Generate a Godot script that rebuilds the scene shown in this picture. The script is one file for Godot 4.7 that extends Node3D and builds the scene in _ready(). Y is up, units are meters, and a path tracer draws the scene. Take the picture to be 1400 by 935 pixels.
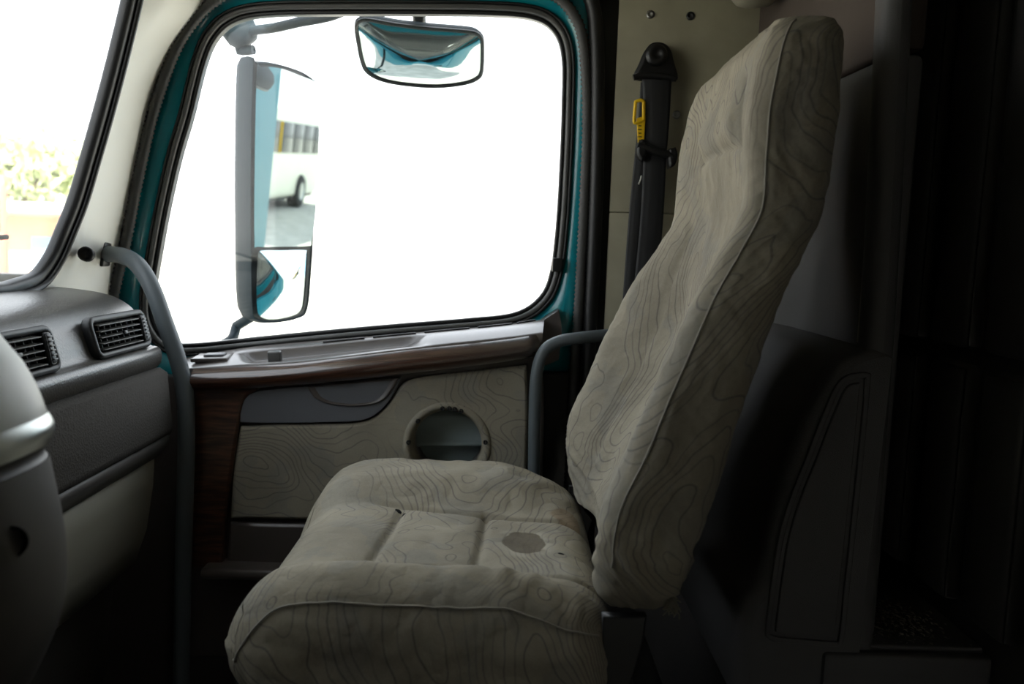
extends Node3D
# Inside a lorry cab: passenger seat, passenger door with its window, dashboard end, rear wall.
# x runs to the rear of the cab, y up, -z towards the passenger door. The cab floor is y = 0.

const F := 1150.0                      # focal length in pixels of the 1400 x 935 frame
const EYE := Vector3(0, 0.92, 0)
const GROUND := -1.3
var cam_basis: Basis
var M := {}
var names := {}

# ------------------------------------------------------------------ pixels to places
func ray(px: float, py: float) -> Vector3:
	return cam_basis * Vector3((px - 700.0) / F, -(py - 467.5) / F, -1.0)
func atz(px: float, py: float, z: float) -> Vector3:
	var d := ray(px, py)
	return EYE + d * ((z - EYE.z) / d.z)
func atx(px: float, py: float, x: float) -> Vector3:
	var d := ray(px, py)
	return EYE + d * ((x - EYE.x) / d.x)
func on_plane(px: float, py: float, p: Vector3, n: Vector3) -> Vector3:
	var d := ray(px, py)
	return EYE + d * ((p - EYE).dot(n) / d.dot(n))
func pz(list: Array, z: float) -> PackedVector3Array:
	var r := PackedVector3Array()
	for a in list:
		r.append(atz(a[0], a[1], z))
	return r
func flat2(p: PackedVector3Array) -> PackedVector2Array:
	var r := PackedVector2Array()
	for a in p:
		r.append(Vector2(a.x, a.y))
	return r

# ------------------------------------------------------------------ mesh helpers
func surf() -> SurfaceTool:
	var s := SurfaceTool.new()
	s.begin(Mesh.PRIMITIVE_TRIANGLES)
	return s
func obj(called: String, st: SurfaceTool, m: Material, parent: Node3D) -> MeshInstance3D:
	st.generate_normals()
	var o := MeshInstance3D.new()
	o.name = called
	o.mesh = st.commit()
	o.material_override = m
	parent.add_child(o, true)
	return o
func thing(called: String, label: String, category: String, at := Vector3.ZERO, group := "", kind := "") -> Node3D:
	var o := Node3D.new()
	var k: int = names.get(called, 0)
	names[called] = k + 1
	o.name = called if k == 0 else "%s_%03d" % [called, k]
	add_child(o)
	o.position = at
	o.set_meta("label", label)
	o.set_meta("category", category)
	if group != "":
		o.set_meta("group", group)
	if kind != "":
		o.set_meta("kind", kind)
	return o
func tri(st: SurfaceTool, a: Vector3, b: Vector3, c: Vector3) -> void:
	st.add_vertex(a); st.add_vertex(b); st.add_vertex(c)
func quad(st: SurfaceTool, a: Vector3, b: Vector3, c: Vector3, d: Vector3) -> void:
	tri(st, a, b, c); tri(st, a, c, d)
# a net of rows of points; uvs may be left out
func net(st: SurfaceTool, rows: Array, close_u := false, close_v := false, uvs := []) -> void:
	var nr := rows.size()
	for i in (nr if close_v else nr - 1):
		var a: PackedVector3Array = rows[i]
		var b: PackedVector3Array = rows[(i + 1) % nr]
		var n := a.size()
		for j in (n if close_u else n - 1):
			var k := (j + 1) % n
			var q := [a[j], a[k], b[k], b[j]]
			var t := []
			if uvs.size():
				var ua: PackedVector2Array = uvs[i]
				var ub: PackedVector2Array = uvs[(i + 1) % nr]
				t = [ua[j], ua[j + 1 if close_u else k], ub[j + 1 if close_u else k], ub[j]]
			for c in [0, 1, 2, 0, 2, 3]:
				if t.size():
					st.set_uv(t[c])
				st.add_vertex(q[c])
func fan(st: SurfaceTool, ring: PackedVector3Array) -> void:
	var c := Vector3.ZERO
	for p in ring:
		c += p
	c /= ring.size()
	for i in ring.size():
		tri(st, c, ring[i], ring[(i + 1) % ring.size()])
# Catmull-Rom through points
func smooth(p: PackedVector3Array, closed: bool, per: int) -> PackedVector3Array:
	var r := PackedVector3Array()
	var n := p.size()
	for i in (n if closed else n - 1):
		var a: Vector3 = p[(i - 1 + n) % n] if closed else p[maxi(i - 1, 0)]
		var b := p[i]
		var c := p[(i + 1) % n]
		var d: Vector3 = p[(i + 2) % n] if closed else p[mini(i + 2, n - 1)]
		# a sharp corner stays a corner
		if (b - a).normalized().dot((c - b).normalized()) < 0.45:
			a = b
		if (c - b).normalized().dot((d - c).normalized()) < 0.45:
			d = c
		for k in per:
			r.append(b.cubic_interpolate(c, a, d, float(k) / per))
	if not closed:
		r.append(p[n - 1])
	return r
func even(p: PackedVector3Array, closed: bool, step: float) -> PackedVector3Array:
	var r := PackedVector3Array()
	var c := Curve3D.new()
	c.bake_interval = step * 0.5
	for a in p:
		c.add_point(a)
	if closed:
		c.add_point(p[0])
	var n := maxi(3, int(round(c.get_baked_length() / step)))
	for i in (n if closed else n + 1):
		r.append(c.sample_baked(c.get_baked_length() * i / n))
	return r
# round tube along a path; radius may swell by a ripple
func tube(st: SurfaceTool, p: PackedVector3Array, r: float, sides := 12, closed := false, ripple := 0.0, caps := true) -> void:
	var rows := []
	var n := p.size()
	var nrm := Vector3.UP
	for i in n:
		var t: Vector3
		if closed:
			t = (p[(i + 1) % n] - p[(i - 1 + n) % n]).normalized()
		else:
			t = (p[mini(i + 1, n - 1)] - p[maxi(i - 1, 0)]).normalized()
		if i == 0:
			nrm = t.cross(Vector3(0.31, 0.17, 0.93)).normalized()
		nrm = (nrm - t * nrm.dot(t)).normalized()
		var b := t.cross(nrm)
		var rr := r * (1.0 + (ripple if i % 2 == 0 else -ripple))
		var ring := PackedVector3Array()
		for k in sides:
			var a := TAU * k / sides
			ring.append(p[i] + (nrm * cos(a) + b * sin(a)) * rr)
		rows.append(ring)
	net(st, rows, true, closed)
	if caps and not closed:
		fan(st, rows[0]); fan(st, rows[n - 1])
# a section (x: sideways, y: along up) carried along a path that lies across "up"
func sweep(st: SurfaceTool, p: PackedVector3Array, sec: PackedVector2Array, up: Vector3, closed: bool) -> void:
	var rows := []
	var n := p.size()
	for i in n:
		var t: Vector3
		if closed:
			t = (p[(i + 1) % n] - p[(i - 1 + n) % n]).normalized()
		else:
			t = (p[mini(i + 1, n - 1)] - p[maxi(i - 1, 0)]).normalized()
		var s := t.cross(up).normalized()
		var ring := PackedVector3Array()
		for q in sec:
			ring.append(p[i] + s * q.x + up * q.y)
		rows.append(ring)
	net(st, rows, true, closed)
	if not closed:
		fan(st, rows[0]); fan(st, rows[n - 1])
func round_sec(w: float, h: float, x0 := 0.0, y0 := 0.0, r := 0.3) -> PackedVector2Array:
	var s := PackedVector2Array()
	var c: float = minf(w, h) * r
	for k in 4:
		var cx: float = (w / 2 - c) * [1, -1, -1, 1][k]
		var cy: float = (h / 2 - c) * [1, 1, -1, -1][k]
		for j in 4:
			var a := PI / 2 * (k + j / 3.0)
			s.append(Vector2(x0 + cx + c * cos(a), y0 + cy + c * sin(a)))
	return s
func inset(p: PackedVector2Array, d: float) -> PackedVector2Array:
	var r := PackedVector2Array()
	var n := p.size()
	var turn := -1.0 if Geometry2D.is_polygon_clockwise(p) else 1.0
	for i in n:
		var a := (p[i] - p[(i - 1 + n) % n]).normalized()
		var b := (p[(i + 1) % n] - p[i]).normalized()
		var m := Vector2(-(a.y + b.y), a.x + b.x).normalized() * turn
		r.append(p[i] + m * d)
	return r
func lift(p: PackedVector2Array, z: float) -> PackedVector3Array:
	var r := PackedVector3Array()
	for a in p:
		r.append(Vector3(a.x, a.y, z))
	return r
# outline in x, y pulled from z0 (back) to z1 (front) with a rounded front edge, with an optional round hole
func slab(st: SurfaceTool, p: PackedVector2Array, z0: float, z1: float, bevel: float, hole := PackedVector2Array()) -> void:
	var dz: float = signf(z1 - z0)
	var i1 := inset(p, bevel * 0.3)
	var i2 := inset(p, bevel)
	st.set_smooth_group(1)
	net(st, [lift(p, z0), lift(p, z1 - dz * bevel)], true)
	st.set_smooth_group(2)
	net(st, [lift(p, z1 - dz * bevel), lift(i1, z1 - dz * bevel * 0.3), lift(i2, z1)], true)
	st.set_smooth_group(-1)
	for side in 2:
		var loop := i2 if side == 0 else p
		var z: float = z1 if side == 0 else z0
		var cap := loop
		if hole.size():
			cap = keyhole(loop, hole)
		var t := Geometry2D.triangulate_polygon(cap)
		if t.is_empty():
			cap = keyhole(p, hole) if hole.size() else p
			t = Geometry2D.triangulate_polygon(cap)
		if t.is_empty():
			print("no cap for an outline of ", p.size())
		for k in range(0, t.size(), 3):
			tri(st, Vector3(cap[t[k]].x, cap[t[k]].y, z), Vector3(cap[t[k + 1]].x, cap[t[k + 1]].y, z), Vector3(cap[t[k + 2]].x, cap[t[k + 2]].y, z))
	if hole.size():
		st.set_smooth_group(1)
		net(st, [lift(hole, z0), lift(hole, z1)], true)
	st.set_smooth_group(0)
func keyhole(outer: PackedVector2Array, hole: PackedVector2Array) -> PackedVector2Array:
	var o := outer.duplicate()
	var h := hole.duplicate()
	if Geometry2D.is_polygon_clockwise(o):
		o.reverse()
	if not Geometry2D.is_polygon_clockwise(h):
		h.reverse()
	var bi := 0
	var bj := 0
	var best := 1e9
	for i in o.size():
		for j in h.size():
			var d := o[i].distance_squared_to(h[j])
			if d < best:
				best = d; bi = i; bj = j
	var r := PackedVector2Array()
	for i in o.size():
		r.append(o[(bi + i) % o.size()])
	var e := (h[bj] - o[bi]).normalized().orthogonal() * 0.00005
	r.append(o[bi] + e)
	for j in h.size():
		r.append(h[(bj + j) % h.size()] + (e if j == 0 else Vector2.ZERO))
	r.append(h[bj] - e)
	return r
# box with rounded edges, turned by a basis
func rbox(st: SurfaceTool, c: Vector3, size: Vector3, r: float, b := Basis()) -> void:
	var h := size / 2
	r = minf(r, minf(h.x, minf(h.y, h.z)) * 0.999)
	var inner := h - Vector3(r, r, r)
	for ax in 3:
		var u := (ax + 1) % 3
		var v := (ax + 2) % 3
		for s in [-1.0, 1.0]:
			var rows := []
			var av := [-h[v], -h[v] + r * 0.35, -h[v] + r, h[v] - r, h[v] - r * 0.35, h[v]]
			var au := [-h[u], -h[u] + r * 0.35, -h[u] + r, h[u] - r, h[u] - r * 0.35, h[u]]
			for y in av:
				var row := PackedVector3Array()
				for x in au:
					var p := Vector3.ZERO
					p[ax] = h[ax] * s
					p[u] = x
					p[v] = y
					var q := p.clamp(-inner, inner)
					row.append(c + b * (q + (p - q).normalized() * r))
				rows.append(row)
			net(st, rows)
# lathe: profile of (radius, height) pairs about an axis
func lathe(st: SurfaceTool, prof: Array, at: Vector3, axis: Vector3, sides := 24) -> void:
	var n := axis.normalized()
	var u := n.cross(Vector3(0.3, 0.9, 0.2)).normalized()
	var v := n.cross(u)
	var rows := []
	for p in prof:
		var ring := PackedVector3Array()
		for k in sides:
			var a := TAU * k / sides
			ring.append(at + n * p[1] + (u * cos(a) + v * sin(a)) * p[0])
		rows.append(ring)
	net(st, rows, true)
func boxy(called: String, c: Vector3, size: Vector3, r: float, m: Material, parent: Node3D, b := Basis()) -> MeshInstance3D:
	var st := surf()
	rbox(st, c, size, r, b)
	return obj(called, st, m, parent)

# ------------------------------------------------------------------ materials
func mat(c: Color, rough: float, metal := 0.0, spec := 0.5) -> StandardMaterial3D:
	var m := StandardMaterial3D.new()
	m.albedo_color = c
	m.roughness = rough
	m.metallic = metal
	m.metallic_specular = spec
	m.cull_mode = BaseMaterial3D.CULL_DISABLED
	return m
func grain(m: StandardMaterial3D, tex: Texture2D, scale: float, depth: float) -> StandardMaterial3D:
	m.normal_enabled = true
	m.normal_texture = tex
	m.normal_scale = depth
	m.uv1_triplanar = true
	m.uv1_world_triplanar = true
	m.uv1_scale = Vector3.ONE * scale
	return m
func noise_tex(kind: int, freq: float, octaves: int, normal: bool, strength := 4.0, sd := 1) -> NoiseTexture2D:
	var n := FastNoiseLite.new()
	n.noise_type = kind
	n.frequency = freq
	n.fractal_octaves = octaves
	n.seed = sd
	var t := NoiseTexture2D.new()
	t.width = 512
	t.height = 512
	t.seamless = true
	t.as_normal_map = normal
	t.bump_strength = strength
	t.noise = n
	return t
# cloth printed with thin contour lines; marks are [u, v, radius u, radius v, kind]
func cloth_image(size: int, sd: int, base: Color, line: Color, levels: float, stretch: Vector2, marks: Array) -> ImageTexture:
	var n := FastNoiseLite.new()
	n.seed = sd
	n.noise_type = FastNoiseLite.TYPE_SIMPLEX_SMOOTH
	n.frequency = 1.0
	n.fractal_octaves = 2
	n.fractal_gain = 0.35
	var w := FastNoiseLite.new()
	w.seed = sd + 7
	w.frequency = 1.0
	w.fractal_octaves = 4
	var h := PackedFloat32Array()
	h.resize((size + 1) * (size + 1))
	for y in size + 1:
		for x in size + 1:
			var u := float(x) / size
			var v := float(y) / size
			h[y * (size + 1) + x] = levels * (n.get_noise_2d(u * stretch.x + 0.06 * sin(v * 21.0 + sd), v * stretch.y + 0.05 * sin(u * 26.0)) + 0.075 * n.get_noise_2d(u * 13.0 + 9.0, v * 13.0))
	var data := PackedByteArray()
	data.resize(size * size * 3)
	var rng := RandomNumberGenerator.new()
	rng.seed = sd
	for y in size:
		for x in size:
			var u := float(x) / size
			var v := float(y) / size
			var k := y * (size + 1) + x
			var a := h[k]
			var gx := h[k + 1] - a
			var gy := h[k + size + 1] - a
			var g := sqrt(gx * gx + gy * gy) + 1e-5
			var dist := absf(a - round(a)) / g * (1024.0 / size)
			var patch := w.get_noise_2d(u * 2.2, v * 2.2)
			var keep := smoothstep(-0.28, 0.08, patch + 0.10) * (0.65 if (int(round(a)) & 1) == 0 else 1.0)
			var ink := (1.0 - smoothstep(0.5, 1.5, dist)) * keep * 0.52
			var c := base.lerp(line, ink)
			var blot := w.get_noise_2d(u * 5.0 + 30.0, v * 5.0)
			var f := 1.0 + 0.13 * blot + 0.05 * (rng.randf() - 0.5)
			var tint := clampf(w.get_noise_2d(u * 9.0 - 20.0, v * 9.0 + 4.0) * 1.6 - 0.25, 0.0, 0.14)
			c = c.lerp(Color(0.42, 0.44, 0.46), tint)
			for mk in marks:
				var e := Vector2((u - mk[0]) / mk[2], (v - mk[1]) / mk[3]).length() + 0.14 * w.get_noise_2d(u * 22.0, v * 22.0)
				# what the photograph shows on the cushion: 0 a dried spill with a pale rim, 1 a cigarette burn, 2 a rust-brown spot
				if mk[4] == 0:
					c = c.lerp(Color(0.69, 0.67, 0.61), 0.55 * (1.0 - smoothstep(1.0, 1.7, e)) * smoothstep(-0.2, 0.3, w.get_noise_2d(u * 15.0, v * 15.0) + 0.1))
					c = c.lerp(Color(0.36, 0.33, 0.28), 0.8 * (1.0 - smoothstep(0.93, 1.02, e)))
				elif mk[4] == 1:
					c = c.lerp(Color(0.03, 0.03, 0.03), 1.0 - smoothstep(0.8, 1.0, e))
				else:
					c = c.lerp(Color(0.50, 0.42, 0.33), 0.5 * (1.0 - smoothstep(0.85, 1.05, e)))
			k = (y * size + x) * 3
			data[k] = clampi(int(c.r * f * 255.0), 0, 255)
			data[k + 1] = clampi(int(c.g * f * 255.0), 0, 255)
			data[k + 2] = clampi(int(c.b * f * 255.0), 0, 255)
	return ImageTexture.create_from_image(Image.create_from_data(size, size, false, Image.FORMAT_RGB8, data))
func wood_image() -> ImageTexture:
	var n := FastNoiseLite.new()
	n.seed = 5
	n.frequency = 1.0
	n.fractal_octaves = 4
	var im := Image.create(1024, 256, false, Image.FORMAT_RGB8)
	for y in 256:
		for x in 1024:
			var u := x / 1024.0
			var v := y / 256.0
			var k := n.get_noise_2d(u * 5.0, v * 26.0 + 0.8 * n.get_noise_2d(u * 3.0, v * 2.0))
			var fine := n.get_noise_2d(u * 16.0 + 40.0, v * 95.0)
			var t := clampf(0.5 + 0.8 * k + 0.35 * fine, 0.0, 1.0)
			var w := Color(0.15, 0.10, 0.08).lerp(Color(0.37, 0.245, 0.185), t)
			# the printed grain runs out into plain plastic at the rear end
			w = w.lerp(Color(0.27, 0.24, 0.225), smoothstep(0.62, 0.9, u + 0.1 * k) * 0.85)
			im.set_pixel(x, y, w)
	return ImageTexture.create_from_image(im)
# mottled colour between two tones, computed from noise
func mottle(a: Color, b: Color, freq: float, sd: int, octaves := 5) -> NoiseTexture2D:
	var t := noise_tex(FastNoiseLite.TYPE_SIMPLEX_SMOOTH, freq, octaves, false, 4.0, sd)
	var g := Gradient.new()
	g.set_color(0, a)
	g.set_color(1, b)
	t.color_ramp = g
	return t

func make_materials() -> void:
	var leather := noise_tex(FastNoiseLite.TYPE_CELLULAR, 0.06, 2, true, 5.0, 3)
	var fine := noise_tex(FastNoiseLite.TYPE_SIMPLEX, 0.25, 2, true, 3.0, 4)
	var soft := noise_tex(FastNoiseLite.TYPE_SIMPLEX_SMOOTH, 0.012, 3, true, 6.0, 6)
	var base := Color(0.555, 0.53, 0.47)
	var line := Color(0.33, 0.31, 0.31)
	var cloth := mat(Color.WHITE, 0.92, 0.0, 0.3)
	cloth.albedo_texture = cloth_image(1024, 11, base, line, 11.0, Vector2(4.2, 1.9), [])
	M.back_cloth = cloth
	var c2 := mat(Color.WHITE, 0.92, 0.0, 0.3)
	# marks in the cushion's own flat pattern: stain, burns, brown patch
	c2.albedo_texture = cloth_image(1024, 23, base, line, 13.0, Vector2(3.0, 1.7), [[0.621, 0.458, 0.030, 0.048, 0], [0.431, 0.567, 0.0055, 0.004, 1], [0.440, 0.561, 0.003, 0.003, 1], [0.670, 0.414, 0.005, 0.004, 1], [0.70, 0.585, 0.035, 0.035, 2]])
	M.seat_cloth = c2
	var c3 := mat(Color.WHITE, 0.92, 0.0, 0.3)
	c3.albedo_texture = cloth_image(896, 37, base, line, 11.0, Vector2(2.4, 4.2), [])
	c3.uv1_triplanar = true
	c3.uv1_world_triplanar = true
	c3.uv1_triplanar_sharpness = 8.0
	c3.uv1_scale = Vector3.ONE * 1.1
	c3.uv1_offset = Vector3(0.55, 0.1, 0.0)
	M.door_cloth = c3
	var crease := noise_tex(FastNoiseLite.TYPE_SIMPLEX_SMOOTH, 0.022, 5, true, 5.0, 17)
	(crease.noise as FastNoiseLite).fractal_type = FastNoiseLite.FRACTAL_RIDGED
	for cm in [cloth, c2]:
		cm.normal_enabled = true
		cm.normal_texture = crease
		cm.normal_scale = 0.35
	M.piping = mat(Color(0.58, 0.565, 0.52), 0.8)
	M.dash = grain(mat(Color(0.28, 0.272, 0.26), 0.32, 0.0, 0.55), leather, 9.0, 0.35)
	M.dash_matt = grain(mat(Color(0.28, 0.272, 0.26), 0.85, 0.0, 0.2), leather, 8.0, 0.7)
	M.dash_trim = grain(mat(Color(0.28, 0.272, 0.26), 0.5), fine, 8.0, 0.15)
	M.beige_plastic = grain(mat(Color(0.56, 0.55, 0.50), 0.6), fine, 8.0, 0.2)
	M.console_top = grain(mat(Color(0.78, 0.80, 0.78), 0.4), fine, 8.0, 0.15)
	M.pillar = grain(mat(Color(0.86, 0.855, 0.825), 0.45), fine, 5.0, 0.12)
	var vinyl := grain(mat(Color.WHITE, 0.6), soft, 2.2, 0.35)
	vinyl.albedo_texture = mottle(Color(0.50, 0.48, 0.40), Color(0.60, 0.58, 0.49), 0.006, 9)
	M.vinyl = vinyl
	M.headliner = grain(mat(Color(0.55, 0.53, 0.46), 0.9), fine, 8.0, 0.3)
	M.rear = grain(mat(Color(0.32, 0.315, 0.31), 0.65), fine, 6.0, 0.35)
	M.partition = grain(mat(Color(0.26, 0.22, 0.19), 0.8), fine, 6.0, 0.3)
	M.rubber = grain(mat(Color(0.075, 0.078, 0.08), 0.42, 0.0, 0.5), fine, 6.0, 0.1)
	M.rubber_matt = mat(Color(0.25, 0.25, 0.245), 0.6)
	M.gasket = mat(Color(0.30, 0.30, 0.295), 0.35)
	M.black = mat(Color(0.045, 0.047, 0.05), 0.5)
	M.black_matt = mat(Color(0.035, 0.035, 0.037), 0.9, 0.0, 0.2)
	M.webbing = grain(mat(Color(0.115, 0.12, 0.13), 0.55), fine, 14.0, 0.4)
	var teal := mat(Color(0.04, 0.47, 0.53), 0.3)
	teal.clearcoat_enabled = true
	teal.clearcoat = 0.6
	teal.clearcoat_roughness = 0.1
	teal.albedo_color = Color(0.0, 0.53, 0.58)
	M.teal = teal
	M.teal_outer = mat(Color(0.05, 0.42, 0.48), 0.5, 0.0, 0.3)
	M.tube = grain(mat(Color(0.34, 0.37, 0.385), 0.5), fine, 6.0, 0.12)
	M.door_plastic = grain(mat(Color(0.31, 0.285, 0.27), 0.3), fine, 6.0, 0.08)
	M.pocket = grain(mat(Color(0.37, 0.375, 0.39), 0.45), fine, 6.0, 0.12)
	var wood := mat(Color.WHITE, 0.28)
	wood.albedo_texture = wood_image()
	wood.clearcoat_enabled = true
	wood.clearcoat = 1.0
	wood.clearcoat_roughness = 0.06
	M.wood = wood
	M.metal_inner = mat(Color(0.64, 0.70, 0.70), 0.35, 0.2)
	M.chrome = mat(Color(0.85, 0.86, 0.86), 0.16, 1.0)
	M.silver = mat(Color(0.70, 0.72, 0.71), 0.3, 0.9)
	M.steel = mat(Color(0.55, 0.55, 0.54), 0.35, 1.0)
	M.yellow = mat(Color(0.93, 0.76, 0.05), 0.5)
	M.mirror = mat(Color(0.63, 0.67, 0.67), 0.0, 1.0)
	M.housing = grain(mat(Color(0.05, 0.11, 0.135), 0.65, 0.0, 0.3), fine, 5.0, 0.2)
	M.white_paint = mat(Color(0.9, 0.9, 0.87), 0.4)
	M.carpet = grain(mat(Color(0.10, 0.10, 0.10), 1.0, 0.0, 0.1), fine, 10.0, 1.0)
	var glass := mat(Color(0.9, 0.96, 0.96, 0.025), 0.02)
	glass.transparency = BaseMaterial3D.TRANSPARENCY_ALPHA
	M.glass = glass
	var dusty := mat(Color(0.95, 0.95, 0.92, 0.34), 0.6, 0.0, 0.2)
	dusty.transparency = BaseMaterial3D.TRANSPARENCY_ALPHA
	M.dusty = dusty
	var conc := grain(mat(Color.WHITE, 0.9), soft, 0.4, 0.3)
	conc.albedo_texture = mottle(Color(0.60, 0.60, 0.57), Color(0.76, 0.755, 0.72), 0.01, 21)
	M.concrete = conc
	M.bus_white = mat(Color(0.90, 0.90, 0.83), 0.35)
	M.dark_glass = mat(Color(0.12, 0.14, 0.15), 0.08)
	M.tyre = mat(Color(0.08, 0.08, 0.08), 0.8)
	M.brick_red = mat(Color(0.70, 0.42, 0.36), 0.7)
	M.peach = mat(Color(0.84, 0.72, 0.62), 0.8)
	M.leaf = mat(Color(0.78, 0.82, 0.66), 0.8)
	M.leaf.vertex_color_use_as_albedo = true
	M.bark = mat(Color(0.32, 0.26, 0.2), 0.9)
	M.blue_paint = mat(Color(0.62, 0.74, 0.84), 0.6)

# ------------------------------------------------------------------ scene
func _ready() -> void:
	var cam := Camera3D.new()
	cam.name = "camera"
	cam.position = EYE
	cam.rotation_order = EULER_ORDER_YXZ
	cam.rotation = Vector3(deg_to_rad(-6.3), deg_to_rad(-0.5), deg_to_rad(2.0))
	cam.fov = 2.0 * rad_to_deg(atan(467.5 / F))
	cam.near = 0.02
	cam.far = 400.0
	var lens := CameraAttributesPhysical.new()
	lens.frustum_focal_length = 29.0
	lens.frustum_focus_distance = 1.2
	lens.frustum_near = 0.02
	lens.frustum_far = 400.0
	lens.exposure_aperture = 5.0
	cam.attributes = lens
	add_child(cam)
	cam.fov = 2.0 * rad_to_deg(atan(467.5 / F))
	cam_basis = cam.transform.basis

	var env := Environment.new()
	env.background_mode = Environment.BG_SKY
	var sky := Sky.new()
	var sm := ProceduralSkyMaterial.new()
	sm.sky_top_color = Color(0.93, 0.965, 1.0)
	sm.sky_horizon_color = Color(1.0, 1.0, 0.985)
	sm.ground_horizon_color = Color(0.9, 0.9, 0.88)
	sm.ground_bottom_color = Color(0.6, 0.6, 0.58)
	sm.sun_angle_max = 2.0
	sky.sky_material = sm
	env.sky = sky
	env.background_energy_multiplier = 2.6
	env.tonemap_mode = Environment.TONE_MAPPER_LINEAR
	env.tonemap_exposure = 1.75
	env.sdfgi_enabled = true
	env.ssao_enabled = true
	env.ssil_enabled = true
	var we := WorldEnvironment.new()
	we.name = "environment"
	we.environment = env
	add_child(we)

	var sun := DirectionalLight3D.new()
	sun.name = "sun"
	sun.light_energy = 5.0
	sun.light_color = Color(1.0, 0.97, 0.91)
	sun.light_angular_distance = 0.6
	sun.shadow_enabled = true
	add_child(sun)
	sun.look_at_from_position(Vector3(3.0, 6.0, 4.6), Vector3.ZERO)

	make_materials()
	build_shell()
	build_windscreen()
	build_door()
	build_rear()
	build_seat()
	build_dash()
	build_console()
	build_handles()
	build_belt()
	build_mirrors()
	build_outside()

# windscreen plane: leans back as it rises
const WS_P := Vector3(-0.72, 0.96, 0.0)
func ws_n() -> Vector3:
	return Vector3(1.0, -0.27, 0.0).normalized()
func ws_x(y: float) -> float:
	return -0.72 + (y - 0.96) * 0.27

func build_shell() -> void:
	var o := thing("floor", "dark carpeted floor of the cab", "floor", Vector3.ZERO, "", "structure")
	boxy("carpet", Vector3(-0.05, -0.04, -0.53), Vector3(1.75, 0.08, 2.3), 0.01, M.carpet, o)
	o = thing("ceiling", "beige cloth headliner above the seat", "ceiling", Vector3.ZERO, "", "structure")
	boxy("headliner", Vector3(0.14, 1.54, -0.53), Vector3(1.44, 0.06, 2.36), 0.01, M.headliner, o)
	boxy("side_cove", Vector3(0.35, 1.455, -1.57), Vector3(0.90, 0.13, 0.10), 0.03, M.headliner, o)
	var st := surf()
	lathe(st, [[0.0, -0.03], [0.03, -0.028], [0.045, -0.01], [0.045, 0.03], [0.03, 0.06]], atz(1032, -20, -1.42), Vector3(0, 1, 0))
	obj("corner_cover", st, M.headliner, o)
	# side wall on the passenger side, open where the door and its window are
	o = thing("wall_right", "beige vinyl side wall of the cab behind the passenger door", "wall", Vector3.ZERO, "", "structure")
	var zi := -1.60
	st = surf()
	rbox(st, Vector3(0.48, 0.65, zi - 0.035), Vector3(0.70, 2.0, 0.05), 0.004)
	rbox(st, Vector3(-0.20, 1.52, zi - 0.035), Vector3(0.90, 0.24, 0.05), 0.004)
	slab(st, PackedVector2Array([Vector2(ws_x(1.6) - 0.05, 1.6), Vector2(-0.56, 1.6), Vector2(-0.585, 1.36), Vector2(-0.645, 1.18), Vector2(-0.73, 0.95), Vector2(-0.77, 0.80), Vector2(-0.77, -0.35), Vector2(-1.05, -0.35), Vector2(-1.05, 0.84), Vector2(ws_x(0.84) - 0.05, 0.84)]), zi - 0.06, zi, 0.002)
	obj("inner_metal", st, M.rubber, o)
	# the two vinyl panels with their seam, screws
	var seam_l := atz(822, 290, -1.58)
	var turned := Basis(Vector3.UP, -WALL_TURN)
	var hinge := Vector3(0.185, 0.0, -1.571)
	boxy("upper_panel", hinge + turned * Vector3(0.15, (seam_l.y + 1.50) / 2 + 0.0005, -0.015), Vector3(0.30, 1.50 - seam_l.y, 0.03), 0.0025, M.vinyl, o, turned)
	boxy("lower_panel", hinge + turned * Vector3(0.15, (seam_l.y + 0.62) / 2, -0.016), Vector3(0.30, seam_l.y - 0.62, 0.03), 0.0025, M.vinyl, o, turned)
	boxy("base_moulding", hinge + turned * Vector3(0.15, 0.31, -0.012), Vector3(0.30, 0.62, 0.03), 0.006, M.rear, o, turned)
	for s in [[889, 20], [925, 157], [944, 22]]:
		st = surf()
		lathe(st, [[0.0075, 0.0], [0.0075, 0.002], [0.005, 0.004], [0.0028, 0.003], [0.0, 0.002]], on_plane(s[0], s[1], hinge, turned.z), turned.z, 14)
		obj("screw", st, M.steel if s[0] != 944 else M.rubber, o)
	boxy("kick_panel", Vector3(-0.68, 0.30, -1.585), Vector3(0.34, 0.72, 0.03), 0.005, M.door_plastic, o)
	# outer skin of the cab side, seen in the mirrors
	st = surf()
	rbox(st, Vector3(0.78, 0.65, -1.685), Vector3(1.24, 2.0, 0.04), 0.015)
	rbox(st, Vector3(-0.92, 0.23, -1.685), Vector3(0.40, 1.16, 0.04), 0.015)
	rbox(st, Vector3(-0.24, 1.57, -1.685), Vector3(0.80, 0.22, 0.04), 0.015)
	obj("outer_skin", st, M.teal_outer, o)
	# the side behind the photographer, the front below the windscreen
	o = thing("wall_left", "dark side wall of the cab on the driver's side with its doorway open", "wall", Vector3.ZERO, "", "structure")
	# its doorway stands open low down behind the photographer
	var wl := surf()
	rbox(wl, Vector3(-0.1, -0.06, 0.60), Vector3(1.9, 0.58, 0.06), 0.01)
	rbox(wl, Vector3(-0.1, 1.11, 0.60), Vector3(1.9, 1.08, 0.06), 0.01)
	rbox(wl, Vector3(-0.34, 0.40, 0.60), Vector3(1.42, 0.36, 0.06), 0.01)
	rbox(wl, Vector3(0.70, 0.40, 0.60), Vector3(0.30, 0.36, 0.06), 0.01)
	obj("panel", wl, M.rear, o)
	o = thing("wall_front", "dark bulkhead under the windscreen behind the dashboard", "wall", Vector3.ZERO, "", "structure")
	boxy("panel", Vector3(-0.89, 0.22, -0.53), Vector3(0.06, 1.10, 2.3), 0.01, M.rear, o)
	boxy("cowl", Vector3(-0.84, 0.795, -0.53), Vector3(0.17, 0.03, 2.3), 0.01, M.rear, o)

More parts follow.
